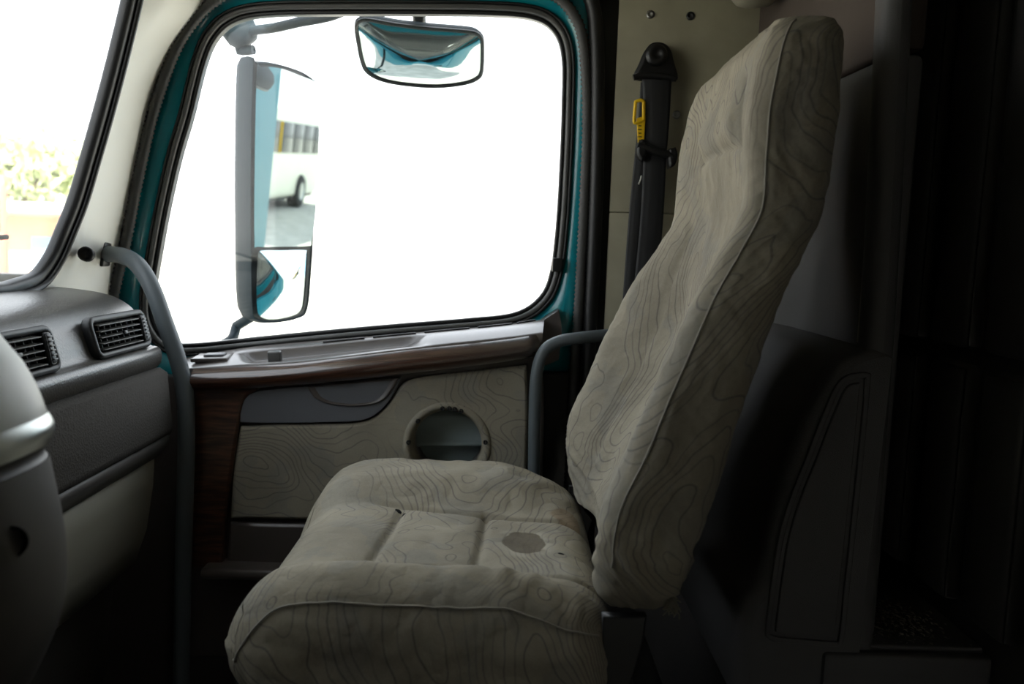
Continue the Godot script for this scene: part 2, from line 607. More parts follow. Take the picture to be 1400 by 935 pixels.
func build_windscreen() -> void:
	var o := thing("window_1", "windscreen of dusty glass in a black rubber gasket", "windscreen", Vector3.ZERO, "", "structure")
	var n := ws_n()
	var up := Vector3(0.27, 1.0, 0.0).normalized()
	var b := Basis(n, up, n.cross(up))
	var mid := Vector3(ws_x(1.17), 1.17, -0.5) - n * 0.012
	var st := surf()
	var rows := []
	for i in 2:
		var row := PackedVector3Array()
		for j in 2:
			row.append(mid + up * (i - 0.5) * 0.76 + Vector3(0, 0, (j - 0.5) * 2.1))
		rows.append(row)
	net(st, rows)
	obj("glass", st, M.dusty, o)
	# gasket: from the top of the picture down the pillar, round the corner and along the base towards the driver
	var px := [[190, -60], [178, 0], [158, 83], [139, 155], [121, 218], [104, 275], [86, 320], [72, 352], [50, 382], [20, 395], [-20, 402]]
	var path := PackedVector3Array()
	for a in px:
		path.append(on_plane(a[0], a[1], WS_P, n))
	path.append(Vector3(ws_x(0.845), 0.845, -1.0))
	path.append(Vector3(ws_x(0.845), 0.845, 0.40))
	path.append(Vector3(ws_x(1.0), 1.0, 0.50))
	path.append(Vector3(ws_x(1.45), 1.45, 0.50))
	var p := even(smooth(path, false, 8), false, 0.012)
	st = surf()
	sweep(st, p, round_sec(0.032, 0.022, 0.0, 0.0, 0.4), n, false)
	obj("gasket", st, M.rubber, o)
	st = surf()
	sweep(st, p, round_sec(0.010, 0.010, -0.004, 0.014, 0.5), n, false)
	obj("gasket_lip", st, M.rubber, o)
	# body metal beside and above the glass so that light only comes through the pane
	st = surf()
	rbox(st, Vector3(ws_x(1.53) - 0.03, 1.53, -0.5), Vector3(0.10, 0.14, 2.3), 0.01)
	rbox(st, Vector3(ws_x(1.15), 1.15, 0.57), Vector3(0.06, 0.80, 0.12), 0.01, b)
	obj("frame", st, M.pillar, o)
	var shade := thing("sun_shade", "folding silver sun shade set against the driver's half of the windscreen", "sun shade", Vector3(ws_x(1.14) + 0.02, 1.14, -0.02))
	for i in 8:
		boxy("fold", Vector3(0.006 * (1 if i % 2 == 0 else -1), 0, -0.49 + i * 0.14), Vector3(0.006, 0.60, 0.142), 0.002, M.silver, shade, Basis(n, up, n.cross(up)).rotated(up, 0.12 * (1 if i % 2 == 0 else -1)))
	# front pillar between the windscreen gasket and the door seal
	o = thing("trim_1", "cream painted front pillar between windscreen and passenger door", "pillar", Vector3.ZERO, "", "structure")
	var left := [[205, -60], [190, 0], [170, 83], [150, 155], [133, 218], [116, 275], [98, 320], [84, 352], [66, 385], [50, 420], [40, 460]]
	var right := [[305, -60], [285, 0], [238, 60], [208, 125], [190, 200], [176, 270], [165, 320], [158, 352], [154, 385], [150, 420], [148, 460]]
	st = surf()
	rows = []
	for i in left.size():
		var a := on_plane(left[i][0], left[i][1], WS_P, n) - n * 0.008
		var c := atz(right[i][0], right[i][1], -1.575)
		var row := PackedVector3Array()
		row.append(a + Vector3(-0.04, 0, -0.06))
		for k in 15:
			var t := k / 14.0
			var q := a.lerp(c, t)
			# a flat inner face that rolls over into a shallow channel next to the seal
			q.z += 0.055 * smoothstep(0.0, 0.12, t) * (1.0 - smoothstep(0.52, 0.86, t)) * (1.0 - 0.5 * t) - 0.012 * smoothstep(0.6, 0.85, t)
			row.append(q)
		row.append(c + Vector3(0, 0, -0.06))
		rows.append(row)
	var finer := []
	for j in rows[0].size():
		var col := PackedVector3Array()
		for r in rows:
			col.append(r[j])
		finer.append(smooth(col, false, 5))
	net(st, finer)
	obj("pillar_face", st, M.pillar, o)
	# blanking plug
	var pc := atz(117, 347, -1.44)
	st = surf()
	lathe(st, [[0.0125, -0.02], [0.0125, 0.001], [0.0100, 0.003], [0.009, -0.002], [0.0, -0.003]], pc, Vector3(0.35, 0.1, 1.0), 18)
	obj("plug", st, M.black, o)
	# wiper outside
	o = thing("windscreen_wiper", "black wiper blade lying against the outside of the windscreen", "wiper", Vector3.ZERO)
	var w0 := on_plane(9, 324, WS_P - n * 0.03, n)
	st = surf()
	tube(st, PackedVector3Array([w0, w0 + Vector3(-0.004, -0.02, 0.35), w0 + Vector3(-0.012, -0.06, 0.75)]), 0.004, 8)
	obj("blade", st, M.black, o)
	st = surf()
	tube(st, PackedVector3Array([w0 + Vector3(-0.015, -0.02, 0.33), w0 + Vector3(-0.03, -0.1, 0.6), w0 + Vector3(-0.03, -0.14, 0.66)]), 0.006, 8)
	obj("arm", st, M.black, o)

const WALL_TURN := 0.17
const GLASS_EDGE := [[262, 160], [280, 88], [296, 52], [322, 30], [365, 21], [450, 19], [560, 19], [660, 20], [725, 25], [756, 42], [769, 78], [769, 150], [766, 230], [761, 310], [753, 372], [738, 406], [704, 428], [640, 436], [540, 444], [440, 453], [340, 463], [270, 470], [236, 468], [214, 445], [209, 410], [217, 355], [230, 285], [246, 215]]

func build_door() -> void:
	var o := thing("door_1", "passenger door with teal frame, large window, wood trim and patterned cloth panel", "door", Vector3.ZERO, "", "structure")
	var zg := -1.61
	var edge := even(smooth(pz(GLASS_EDGE, zg), true, 8), true, 0.012)
	var mid := Vector3.ZERO
	for p in edge:
		mid += p
	mid /= edge.size()
	# pane
	var st := surf()
	var big := PackedVector3Array()
	for p in edge:
		big.append(p + (p - mid).normalized() * 0.008 + Vector3(0, 0, -0.012))
	fan(st, big)
	obj("window_pane", st, M.glass, o)
	# window rubbers: outward offset is +x of the section when the loop runs this way round
	var turn := 1.0 if Geometry2D.is_polygon_clockwise(flat2(edge)) else -1.0
	st = surf()
	sweep(st, edge, round_sec(0.008, 0.020, -0.002 * turn, -0.004, 0.4), Vector3(0, 0, 1), true)
	obj("window_lip", st, M.rubber, o)
	st = surf()
	sweep(st, edge, round_sec(0.010, 0.026, -0.0110 * turn, 0.001, 0.45), Vector3(0, 0, 1), true)
	obj("window_gasket", st, M.gasket, o)
	st = surf()
	sweep(st, edge, round_sec(0.006, 0.018, -0.0190 * turn, 0.004, 0.45), Vector3(0, 0, 1), true)
	obj("window_channel", st, M.rubber, o)
	# clip at the rear upright of the gasket
	boxy("gasket_clip", atz(762, 362, -1.592), Vector3(0.020, 0.026, 0.012), 0.003, M.rubber, o)
	# teal frame: a ring between the rubbers and the door's edge
	var outer := [[212, 130], [232, 65], [252, 20], [284, -25], [360, -48], [450, -50], [560, -50], [660, -50], [745, -50], [810, -45], [818, 50], [812, 150], [806, 230], [799, 310], [794, 372], [790, 425], [788, 470], [760, 520], [540, 530], [440, 530], [340, 530], [200, 530], [150, 500], [138, 470], [143, 420], [154, 355], [170, 285], [189, 210]]
	var o2 := smooth(pz(outer, -1.604), true, 8)
	var e2 := smooth(pz(GLASS_EDGE, -1.604), true, 8)
	var i2 := PackedVector3Array()
	for i in e2.size():
		i2.append(e2[i].lerp(o2[i], 0.02) + (e2[i] - mid).normalized() * 0.016)
	var rows := [PackedVector3Array(), PackedVector3Array(), PackedVector3Array(), PackedVector3Array(), PackedVector3Array()]
	for i in e2.size():
		rows[0].append(i2[i] + Vector3(0, 0, -0.04))
		rows[1].append(i2[i])
		rows[2].append(i2[i].lerp(o2[i], 0.75) + Vector3(0, 0, 0.006))
		rows[3].append(o2[i])
		rows[4].append(o2[i] + Vector3(0, 0, -0.04))
	st = surf()
	net(st, rows, true)
	obj("frame", st, M.teal, o)
	# outer skin below the window
	st = surf()
	rbox(st, Vector3(-0.29, 0.20, -1.685), Vector3(0.92, 1.00, 0.03), 0.012)
	obj("outer_skin", st, M.teal_outer, o)
	st = surf()
	lathe(st, [[0.0, 0.0], [0.05, 0.004], [0.05, 0.012], [0.0, 0.016]], Vector3(0.02, 0.55, -1.715), Vector3(0, 0, 1))
	obj("outer_handle", st, M.black, o)
	# inner trim panel with the round loudspeaker opening
	var zp := -1.50
	var sc := atz(612, 607, zp)
	var hole := PackedVector2Array()
	var hole_f := PackedVector2Array()
	for k in 40:
		var a := TAU * k / 40
		hole.append(Vector2(sc.x + 0.063 * cos(a), sc.y + 0.063 * sin(a)))
		hole_f.append(Vector2(sc.x + 0.080 * cos(a), sc.y + 0.080 * sin(a)))
	var base := flat2(smooth(pz([[240, 500], [400, 497], [560, 487], [740, 468], [744, 560], [742, 640], [738, 760], [730, 900], [500, 905], [245, 900], [243, 700]], zp), true, 4))
	st = surf()
	slab(st, base, -1.60, zp, 0.006, hole)
	obj("trim_base", st, M.door_plastic, o)
	var fp := flat2(smooth(pz([[331, 581], [375, 579], [440, 578], [492, 576], [516, 566], [536, 545], [552, 523], [580, 514], [640, 507], [690, 501], [720, 498], [722, 560], [720, 640], [716, 703], [600, 707], [450, 708], [318, 706], [322, 640]], zp), true, 4))
	st = surf()
	slab(st, fp, zp, zp + 0.014, 0.006, hole_f)
	obj("cloth_panel", st, M.door_cloth, o)
	var lp := flat2(smooth(pz([[317, 712], [450, 714], [600, 713], [716, 709], [712, 762], [600, 768], [450, 770], [312, 770]], zp), true, 3))
	st = surf()
	slab(st, lp, zp, zp + 0.012, 0.006)
	obj("lower_panel", st, M.door_plastic, o)
	boxy("bottom_ledge", atz(500, 782, zp + 0.02), Vector3(0.58, 0.02, 0.07), 0.008, M.door_plastic, o)
	# loudspeaker opening: raised ring, its screw bosses, the bare metal behind
	st = surf()
	lathe(st, [[0.080, 0.0], [0.080, 0.014], [0.076, 0.018], [0.070, 0.018], [0.066, 0.012], [0.062, 0.0], [0.062, -0.03]], Vector3(sc.x, sc.y, zp), Vector3(0, 0, 1), 40)
	obj("speaker_ring", st, M.door_cloth, o)
	for a in [80.0, 88.0, 98.0, 140.0, 176.0, 8.0, 70.0]:
		st = surf()
		var q := Vector3(sc.x, sc.y, zp + 0.013) + Vector3(cos(deg_to_rad(a)), sin(deg_to_rad(a)), 0) * 0.0695
		lathe(st, [[0.0042, 0.0], [0.0042, 0.0065], [0.0022, 0.007], [0.0018, 0.003], [0.0, 0.003]], q, Vector3(0, 0, 1), 10)
		obj("screw_boss", st, M.black, o)
	st = surf()
	rows = []
	for i in 9:
		var yy: float = [0.10, 0.045, 0.035, 0.028, -0.012, -0.016, -0.022, -0.026, -0.10][i]
		var zz: float = [-0.075, -0.075, -0.058, -0.058, -0.058, -0.050, -0.050, -0.075, -0.08][i]
		rows.append(PackedVector3Array([Vector3(sc.x - 0.11, sc.y + yy, zp + zz), Vector3(sc.x + 0.11, sc.y + yy + 0.012, zp + zz)]))
	net(st, rows)
	obj("inner_metal", st, M.metal_inner, o)
	# grey pocket with its pull
	var pk := flat2(smooth(pz([[333, 574], [334, 556], [341, 541], [358, 533], [390, 529], [440, 525], [500, 520], [549, 515], [541, 532], [530, 549], [514, 564], [492, 572], [440, 574], [380, 575]], zp), true, 4))
	st = surf()
	slab(st, pk, zp, zp + 0.018, 0.004)
	obj("pocket", st, M.pocket, o)
	var cup := smooth(pz([[419, 528], [460, 524], [505, 520], [546, 516], [538, 531], [528, 544], [512, 552], [480, 555], [450, 552], [432, 545], [424, 536]], zp + 0.018), true, 4)
	var cc := Vector3.ZERO
	for p in cup:
		cc += p
	cc /= cup.size()
	rows = []
	for k in [[1.0, 0.0], [0.97, 0.004], [0.93, 0.005], [0.86, 0.001], [0.7, -0.003], [0.3, -0.005]]:
		var ring := PackedVector3Array()
		for p in cup:
			ring.append(cc + (p - cc) * k[0] + Vector3(0, 0, k[1]))
		rows.append(ring)
	st = surf()
	net(st, rows, true)
	fan(st, rows[5])
	obj("pull_cup", st, M.door_plastic, o)
	# wood: upright at the front and the long band under the sill
	var leg := flat2(smooth(pz([[272, 512], [310, 516], [352, 524], [356, 531], [344, 538], [336, 552], [329, 590], [322, 640], [314, 700], [308, 772], [262, 772], [266, 640], [270, 560]], zp), true, 4))
	st = surf()
	slab(st, leg, zp, zp + 0.022, 0.005)
	var lw := obj("wood_upright", st, M.wood.duplicate(), o)
	(lw.material_override as StandardMaterial3D).uv1_triplanar = true
	(lw.material_override as StandardMaterial3D).uv1_world_triplanar = true
	(lw.material_override as StandardMaterial3D).uv1_scale = Vector3(1.6, 4.0, 1.6)
	var top := smooth(pz([[268, 503], [330, 500], [400, 496], [460, 489], [520, 482], [570, 476], [630, 470], [690, 463], [738, 456]], zp + 0.02), false, 6)
	var bot := smooth(pz([[268, 536], [330, 533], [400, 528], [460, 523], [520, 517], [570, 511], [630, 504], [690, 496], [736, 489]], zp + 0.02), false, 6)
	st = surf()
	rows = []
	var uvs := []
	for k in 13:
		var t := k / 12.0
		var row := PackedVector3Array()
		var ur := PackedVector2Array()
		for i in top.size():
			var p := top[i].lerp(bot[i], t)
			p.z += 0.030 * pow(sin(PI * clampf(t * 0.92 + 0.08, 0, 1)), 0.6) - 0.018 * (1.0 if k == 12 else 0.0) - 0.03 * smoothstep(0.93, 1.0, float(i) / top.size())
			row.append(p)
			ur.append(Vector2(float(i) / top.size() * 0.99, t * 0.9))
		rows.append(row)
		uvs.append(ur)
	net(st, rows, false, false, uvs)
	obj("wood_band", st, M.wood, o)
	# sill: top ledge from the window rubber to the wood, with a sunken tray
	var back := smooth(pz([[232, 493], [330, 476], [430, 466], [560, 455], [690, 444], [745, 436]], -1.588), false, 12)
	var front := smooth(pz([[250, 505], [345, 499], [430, 493], [560, 477], [690, 463], [742, 456]], zp + 0.024), false, 12)
	st = surf()
	rows = []
	for k in 15:
		var t := k / 14.0
		var row := PackedVector3Array()
		for i in back.size():
			var u := float(i) / (back.size() - 1)
			var p := back[i].lerp(front[i], t)
			p.y += 0.006 * sin(PI * t) * (0.4 + u)
			var tray := smoothstep(0.19, 0.215, u) * (1.0 - smoothstep(0.60, 0.64, u)) * smoothstep(0.34, 0.40, t) * (1.0 - smoothstep(0.84, 0.9, t))
			p.y -= 0.016 * tray
			row.append(p)
		rows.append(row)
	rows.append(PackedVector3Array())
	for p in front:
		rows[15].append(p + Vector3(0, -0.014, 0.002))
	net(st, rows)
	obj("sill", st, M.door_plastic, o)
	var sill_at := func(u: float, t: float) -> Vector3:
		var f: float = u * (back.size() - 1)
		var i := int(f)
		var j := mini(i + 1, back.size() - 1)
		var p: Vector3 = back[i].lerp(back[j], f - i).lerp(front[i].lerp(front[j], f - i), t)
		return p + Vector3(0, 0.006 * sin(PI * t) * (0.4 + u), 0)
	for i in 5:
		var a: Vector3 = sill_at.call(0.42 + i * 0.105, 0.24)
		var c: Vector3 = sill_at.call(0.508 + i * 0.105, 0.24)
		boxy("vent_slot", (a + c) / 2 + Vector3(0, 0.0015, 0), Vector3(a.distance_to(c), 0.003, 0.006), 0.001, M.black, o, Basis(Vector3(0, 0, 1), atan2(c.y - a.y, c.x - a.x)))
	var tilt := Basis(Vector3(0, 0, 1), 0.06).rotated(Vector3(1, 0, 0), 0.08)
	boxy("lock_switch", sill_at.call(0.285, 0.6) + Vector3(0, -0.006, 0), Vector3(0.024, 0.022, 0.014), 0.003, M.gasket, o, tilt)
	boxy("latch_cover", sill_at.call(0.115, 0.5) + Vector3(0, 0.002, 0), Vector3(0.066, 0.007, 0.050), 0.002, M.door_plastic, o, tilt)
	boxy("latch_button", sill_at.call(0.12, 0.5) + Vector3(0, 0.006, 0), Vector3(0.036, 0.006, 0.022), 0.002, M.pocket, o, tilt)
	boxy("rear_edge", Vector3(0.098, 0.34, -1.598), Vector3(0.066, 0.70, 0.03), 0.006, M.rubber, o)
	# end piece at the rear of the band
	var ep := flat2(smooth(pz([[716, 464], [740, 440], [764, 424], [768, 452], [764, 492], [742, 500], [720, 498]], -1.55), true, 4))
	st = surf()
	slab(st, ep, -1.60, -1.548, 0.008)
	obj("end_cap", st, M.door_plastic, o)
	for i in 3:
		boxy("grip_line", atz(722, 477 + i * 5, zp + 0.034), Vector3(0.024, 0.0015, 0.01), 0.0005, M.black, o, Basis(Vector3(0, 0, 1), 0.1))
	# body-side door seal (ribbed) and the black aperture trim beside it
	o = thing("trim_2", "black ribbed rubber seal round the passenger door opening", "door seal", Vector3.ZERO, "", "structure")
	var sp := [[150, 440], [156, 400], [173, 325], [188, 248], [205, 171], [220, 120], [240, 68], [262, 32], [292, 2], [335, -16], [450, -18], [560, -18], [700, -18], [755, -8], [784, 20], [798, 60], [803, 154], [800, 257], [795, 359], [790, 441], [784, 520], [780, 620], [776, 720]]
	var seal := even(smooth(pz(sp, -1.58), false, 8), false, 0.0042)
	st = surf()
	tube(st, seal, 0.0098, 10, false, 0.17)
	obj("ribbed_bulb", st, M.rubber_matt, o)
	st = surf()
	sweep(st, even(smooth(pz(sp, -1.592), false, 8), false, 0.015), round_sec(0.017, 0.012, 0.0, 0.0, 0.3), Vector3(0, 0, 1), false)
	obj("clip_strip", st, M.rubber, o)
	o = thing("trim_3", "smooth black trim strip between the door seal and the vinyl wall", "trim", Vector3.ZERO, "", "structure")
	var tp := pz([[300, -30], [420, -36], [560, -36], [700, -36], [780, -28], [808, 0], [816, 60], [817, 154], [815, 257], [811, 359], [807, 441], [801, 560], [795, 720]], -1.578)
	st = surf()
	sweep(st, even(smooth(tp, false, 8), false, 0.015), round_sec(0.026, 0.030, 0.0, 0.0, 0.45), Vector3(0, 0, 1), false)
	obj("strip", st, M.rubber, o)

func build_rear() -> void:
	# stub wall behind the seat, its rounded edge post and the moulded locker below it
	var o := thing("wall_rear", "dark rear wall of the cab with moulded vertical ribs", "wall", Vector3.ZERO, "", "structure")
	boxy("panel", Vector3(0.66, 0.65, -0.53), Vector3(0.08, 2.0, 2.3), 0.01, M.rear, o)
	for i in 5:
		var z := -1.27 + i * 0.135
		var st := surf()
		rbox(st, Vector3(0.615, 1.07, z), Vector3(0.03, 0.52, 0.105), 0.012)
		obj("rib_panel", st, M.rear, o)
		st = surf()
		rbox(st, Vector3(0.615, 0.63, z + 0.008), Vector3(0.035, 0.32, 0.098), 0.014)
		obj("rib_panel", st, M.rear, o)
	o = thing("trim_4", "dark partition and post behind the seat, with a grooved locker side below", "partition", Vector3.ZERO, "", "structure")
	var lean := Basis(Vector3.UP, 0.05)
	boxy("partition", Vector3(0.460, 0.70, -1.295), Vector3(0.04, 0.94, 0.52), 0.01, M.rear, o, lean)
	boxy("upper_partition", Vector3(0.460, 1.345, -1.295), Vector3(0.04, 0.345, 0.52), 0.01, M.partition, o, lean)
	var pt := pz([[1224, -60], [1219, 60], [1213, 180], [1206, 320], [1198, 460], [1188, 600], [1178, 740], [1168, 890]], -1.022)
	var st := surf()
	var post := PackedVector3Array()
	for p in pt:
		post.append(Vector3(lerpf(p.x, pt[0].x, 0.0), p.y, p.z))
	sweep(st, smooth(post, false, 4), round_sec(0.036, 0.045, 0.0, 0.0, 0.49), Vector3(0, 0, 1), false)
	obj("post", st, M.rear, o)
	st = surf()
	var bead := pz([[1200, -60], [1196, 100], [1188, 260], [1180, 380], [1173, 468]], -1.038)
	tube(st, smooth(bead, false, 4), 0.0015, 8)
	obj("bead", st, M.piping, o)
	# moulded locker: the profile is pulled along z from the side wall to its face
	var prof := smooth(pz([[1196, 478], [1175, 482], [1150, 492], [1130, 517], [1110, 560], [1090, 608], [1072, 655], [1058, 705], [1048, 750], [1038, 795], [1018, 822], [1009, 850], [1005, 900], [1006, 960]], -0.992), false, 5)
	st = surf()
	var rows := []
	for k in [[-1.54, 0.0], [-1.10, 0.0], [-1.017, 0.0], [-1.004, 0.003], [-0.995, 0.009], [-0.992, 0.018]]:
		var row := PackedVector3Array()
		for p in prof:
			row.append(Vector3(p.x + k[1], p.y - k[1] * 0.35, k[0]))
		rows.append(row)
	net(st, rows)
	obj("locker_front", st, M.rear, o)
	var face := PackedVector2Array()
	for p in prof:
		face.append(Vector2(p.x + 0.016, p.y - 0.0055))
	var rb := atz(1168, 960, -0.992)
	var rt := atz(1222, 490, -0.992)
	face.append(Vector2(rb.x, rb.y))
	face.append(Vector2(rt.x, rt.y))
	st = surf()
	slab(st, face, -1.04, -0.9925, 0.002)
	obj("locker_face", st, M.rear, o)
	# raised inner panel with its groove
	var gp := smooth(pz([[1187, 512], [1160, 516], [1145, 530], [1128, 568], [1108, 620], [1086, 675], [1069, 730], [1059, 790], [1051, 850], [1050, 868], [1062, 874], [1100, 877], [1140, 880], [1150, 872], [1158, 800], [1170, 690], [1180, 590]], -0.990), true, 5)
	st = surf()
	sweep(st, gp, round_sec(0.007, 0.004, 0.0, 0.0, 0.45), Vector3(0, 0, 1), true)
	obj("panel_bead", st, M.rear, o)
	st = surf()
	slab(st, Geometry2D.offset_polygon(flat2(gp), -0.009)[0], -0.994, -0.9885, 0.0015)
	obj("inset_panel", st, M.rear, o)
	# platform behind the locker with its front edge, and the litter of dust on it
	o = thing("rear_platform", "low dark platform against the ribbed rear wall, dusty on top", "platform", Vector3.ZERO)
	var e0 := atz(1168, 884, -0.998)
	boxy("deck", Vector3(0.515, e0.y - 0.01, -1.185), Vector3(0.20, 0.02, 0.36), 0.004, M.rear, o)
	boxy("front_edge", Vector3(0.512, e0.y - 0.03, -0.996), Vector3(0.21, 0.05, 0.02), 0.006, M.rear, o)
	boxy("box_side", Vector3(0.515, (e0.y - 0.05) / 2, -1.185), Vector3(0.19, e0.y - 0.06, 0.32), 0.004, M.rear, o)
	var rng := RandomNumberGenerator.new()
	rng.seed = 4
	st = surf()
	for i in 700:
		var x := clampf(0.535 + rng.randfn() * 0.028, 0.46, 0.60)
		var z := clampf(-1.085 + rng.randfn() * 0.038, -1.3, -1.01)
		var p := Vector3(x, e0.y + 0.0008, z)
		var s := 0.0006 + rng.randf() * 0.0014
		var a := rng.randf() * TAU
		var d := Vector3(cos(a), 0.2, sin(a)) * s * 2.0
		tri(st, p - d, p + d, p + Vector3(-d.z, s, d.x) * 0.6)
	var dust := obj("dust", st, M.beige_plastic, o)
	dust.set_meta("kind", "stuff")

# ------------------------------------------------------------------ seat
const SZ := -1.085       # middle of the seat
func back_at(y: float) -> Array:
	# height: [front of the bolsters, back, half width, how far the bolsters stand out]
	var t := [[0.545, 0.116, 0.186, 0.235, 0.020], [0.565, 0.108, 0.197, 0.250, 0.028], [0.60, 0.103, 0.206, 0.258, 0.050], [0.66, 0.108, 0.220, 0.262, 0.072], [0.72, 0.132, 0.236, 0.262, 0.080], [0.78, 0.154, 0.252, 0.258, 0.078], [0.83, 0.175, 0.268, 0.250, 0.074], [0.88, 0.197, 0.288, 0.238, 0.058], [0.93, 0.226, 0.315, 0.222, 0.040], [0.97, 0.246, 0.333, 0.212, 0.028], [1.03, 0.248, 0.341, 0.208, 0.017], [1.075, 0.250, 0.345, 0.204, 0.013], [1.11, 0.256, 0.347, 0.198, 0.010], [1.14, 0.262, 0.350, 0.193, 0.006], [1.163, 0.272, 0.350, 0.182, 0.002], [1.176, 0.286, 0.345, 0.166, 0.0]]
	var n := t.size()
	for i in n - 1:
		if y <= t[i + 1][0]:
			var k: float = clampf((y - t[i][0]) / (t[i + 1][0] - t[i][0]), 0.0, 1.0)
			var r := []
			for c in [1, 2, 3, 4]:
				r.append(cubic_interpolate(t[i][c], t[i + 1][c], t[maxi(i - 1, 0)][c], t[mini(i + 2, n - 1)][c], k))
			return r
	return t[n - 1].slice(1)
func groove(d: float, w: float) -> float:
	return exp(-d * d / (w * w))
var folds := FastNoiseLite.new()
const HALF_N := 78       # points of half a section, front middle to back middle
func back_front(y: float, zz: float, b: Array) -> float:
	# front of the backrest at that height and share of the half width
	var x: float = b[0] + b[3] * (1.0 - smoothstep(0.42, 0.90, zz))
	var low := smoothstep(0.57, 0.62, y) * (1.0 - smoothstep(0.93, 0.97, y))
	x += 0.005 * low * groove(zz - 0.60, 0.014)
	# head pad with its seam
	var head := groove(y - 1.045 - 0.006 * cos(zz * 3.0), 0.003) * (1.0 - smoothstep(0.46, 0.50, zz))
	head = maxf(head, groove(zz - 0.49, 0.014) * smoothstep(1.04, 1.05, y) * (1.0 - smoothstep(1.11, 1.14, y)))
	x += 0.006 * head
	x -= 0.010 * smoothstep(1.045, 1.075, y) * (1.0 - smoothstep(0.36, 0.49, zz)) * (1.0 - smoothstep(1.08, 1.15, y))
	return x
func back_half(y: float, side: float) -> PackedVector3Array:
	var b := back_at(y)
	var hw: float = b[2]
	var xe: float = b[0]
	var xb: float = b[1]
	var rf := minf(0.026, (xb - xe) * 0.42)
	var rb := minf(0.035, (xb - xe) * 0.45)
	var r := PackedVector3Array()
	var out := PackedVector3Array()
	for i in 36:
		var zz := i / 36.0 * (1.0 - rf / hw)
		r.append(Vector3(back_front(y, zz, b), y, hw * zz))
		out.append(Vector3(-1, 0, 0))
	for i in 14:
		var t := PI / 2 * i / 14.0
		r.append(Vector3(xe + rf - rf * cos(t), y, hw - rf + rf * sin(t)))
		out.append(Vector3(-cos(t), 0, sin(t)))
	for i in 8:
		r.append(Vector3(lerpf(xe + rf, xb - rb, i / 8.0), y, hw))
		out.append(Vector3(0, 0, 1))
	for i in 8:
		var t := PI / 2 * i / 8.0
		r.append(Vector3(xb - rb + rb * sin(t), y, hw - rb + rb * cos(t)))
		out.append(Vector3(sin(t), 0, cos(t)))
	for i in 12:
		r.append(Vector3(xb, y, (hw - rb) * (1.0 - i / 11.0)))
		out.append(Vector3(1, 0, 0))
	# cloth folds: gathered at the foot, faint elsewhere
	var foot := 1.0 - smoothstep(0.57, 0.65, y)
	for i in r.size():
		var p := r[i]
		p.z *= side
		out[i].z *= side
		var w := folds.get_noise_3d(p.x * 9.0, p.y * 45.0 + p.x * 60.0, p.z * 7.0)
		var w2 := folds.get_noise_3d(p.x * 20.0 + 5.0, p.y * 14.0, p.z * 20.0)
		r[i] = p + Vector3(0, 0, SZ) + out[i] * (w * (0.0012 + 0.007 * foot) + w2 * 0.002)
	return r
func back_row(y: float) -> PackedVector3Array:
	# from the back middle round the near side, the front, the far side
	var near := back_half(y, 1.0)
	var far := back_half(y, -1.0)
	near.reverse()
	for i in range(1, far.size() - 1):
		near.append(far[i])
	return near
const CUS_C := Vector3(-0.078, 0.467, SZ)
const CUS_H := Vector3(0.211, 0.085, 0.268)
func cushion_pt(p: Vector3) -> Vector3:
	# p lies on the box round the cushion, relative to its middle
	var r := 0.062
	var inner := CUS_H - Vector3(r, r, r)
	var q := p.clamp(-inner, inner)
	var nrm := (p - q).normalized()
	var g := q + nrm * r
	var upper := smoothstep(-0.02, 0.07, g.y)
	var x := g.x + CUS_C.x
	var dz := g.z
	# rolled sides, flatter towards the backrest on the near side
	var side := smoothstep(0.150, 0.215, dz) * 0.72 + smoothstep(0.065, 0.15, -dz) * 0.9
	var fall := 1.0 - 0.92 * smoothstep(0.0, 0.105, x)
	var dy := 0.038 * side * fall
	dy += 0.010 * (1.0 - smoothstep(-0.24, -0.13, x)) * (1.0 - side)
	# nose
	dy -= 0.035 * pow(clampf((-0.16 - x) / 0.125, 0.0, 1.0), 2.0)
	# seams across and along, with soft pads between
	var inside := 1.0 - smoothstep(0.145, 0.160, dz) - smoothstep(0.055, 0.070, -dz)
	for cx in [-0.140 - 0.072 * dz, -0.020 - 0.043 * dz]:
		dy -= (0.007 * groove(x - cx, 0.0045) + 0.0035 * groove(x - cx, 0.018)) * inside
	dy -= 0.007 * (groove(dz - 0.155 - 0.012 * sin(x * 14.0), 0.005) + groove(dz + 0.066 - 0.014 * sin(x * 11.0 + 1.0), 0.005)) * smoothstep(-0.2, -0.15, x) * (1.0 - smoothstep(0.10, 0.16, x))
	# a dip worn into the middle
	dy -= 0.008 * groove(x - 0.07, 0.1) * groove(dz, 0.11)
	var w := folds.get_noise_3d(x * 26.0, g.y * 8.0, dz * 9.0)
	var w2 := folds.get_noise_3d(x * 10.0 + 7.0, g.y * 10.0, dz * 10.0)
	dy += (w * 0.0016 * (0.35 + side) + w2 * 0.002)
	# gathers along the near roll where the cover is pulled tight
	dy += 0.0016 * sin(x * 210.0 + dz * 60.0) * groove(dz - 0.205, 0.035) * groove(x - 0.02, 0.05)
	dy += 0.0012 * sin((x + 0.6 * dz) * 120.0) * groove(dz + 0.17, 0.05) * smoothstep(-0.15, 0.0, x)
	var lower := Vector3.ZERO
	if g.y < 0.03:
		lower = nrm * Vector3(1, 0, 1) * (folds.get_noise_3d(x * 7.0 + 3.0, g.y * 30.0, dz * 7.0) * 0.004)
	var res := CUS_C + g + Vector3(0, dy * upper, 0) + lower
	# the front bulges a little forward above its foot
	if p.x < 0:
		res.x += 0.035 * smoothstep(0.02, -0.085, g.y) * smoothstep(-0.06, -0.2, g.x)
	return res
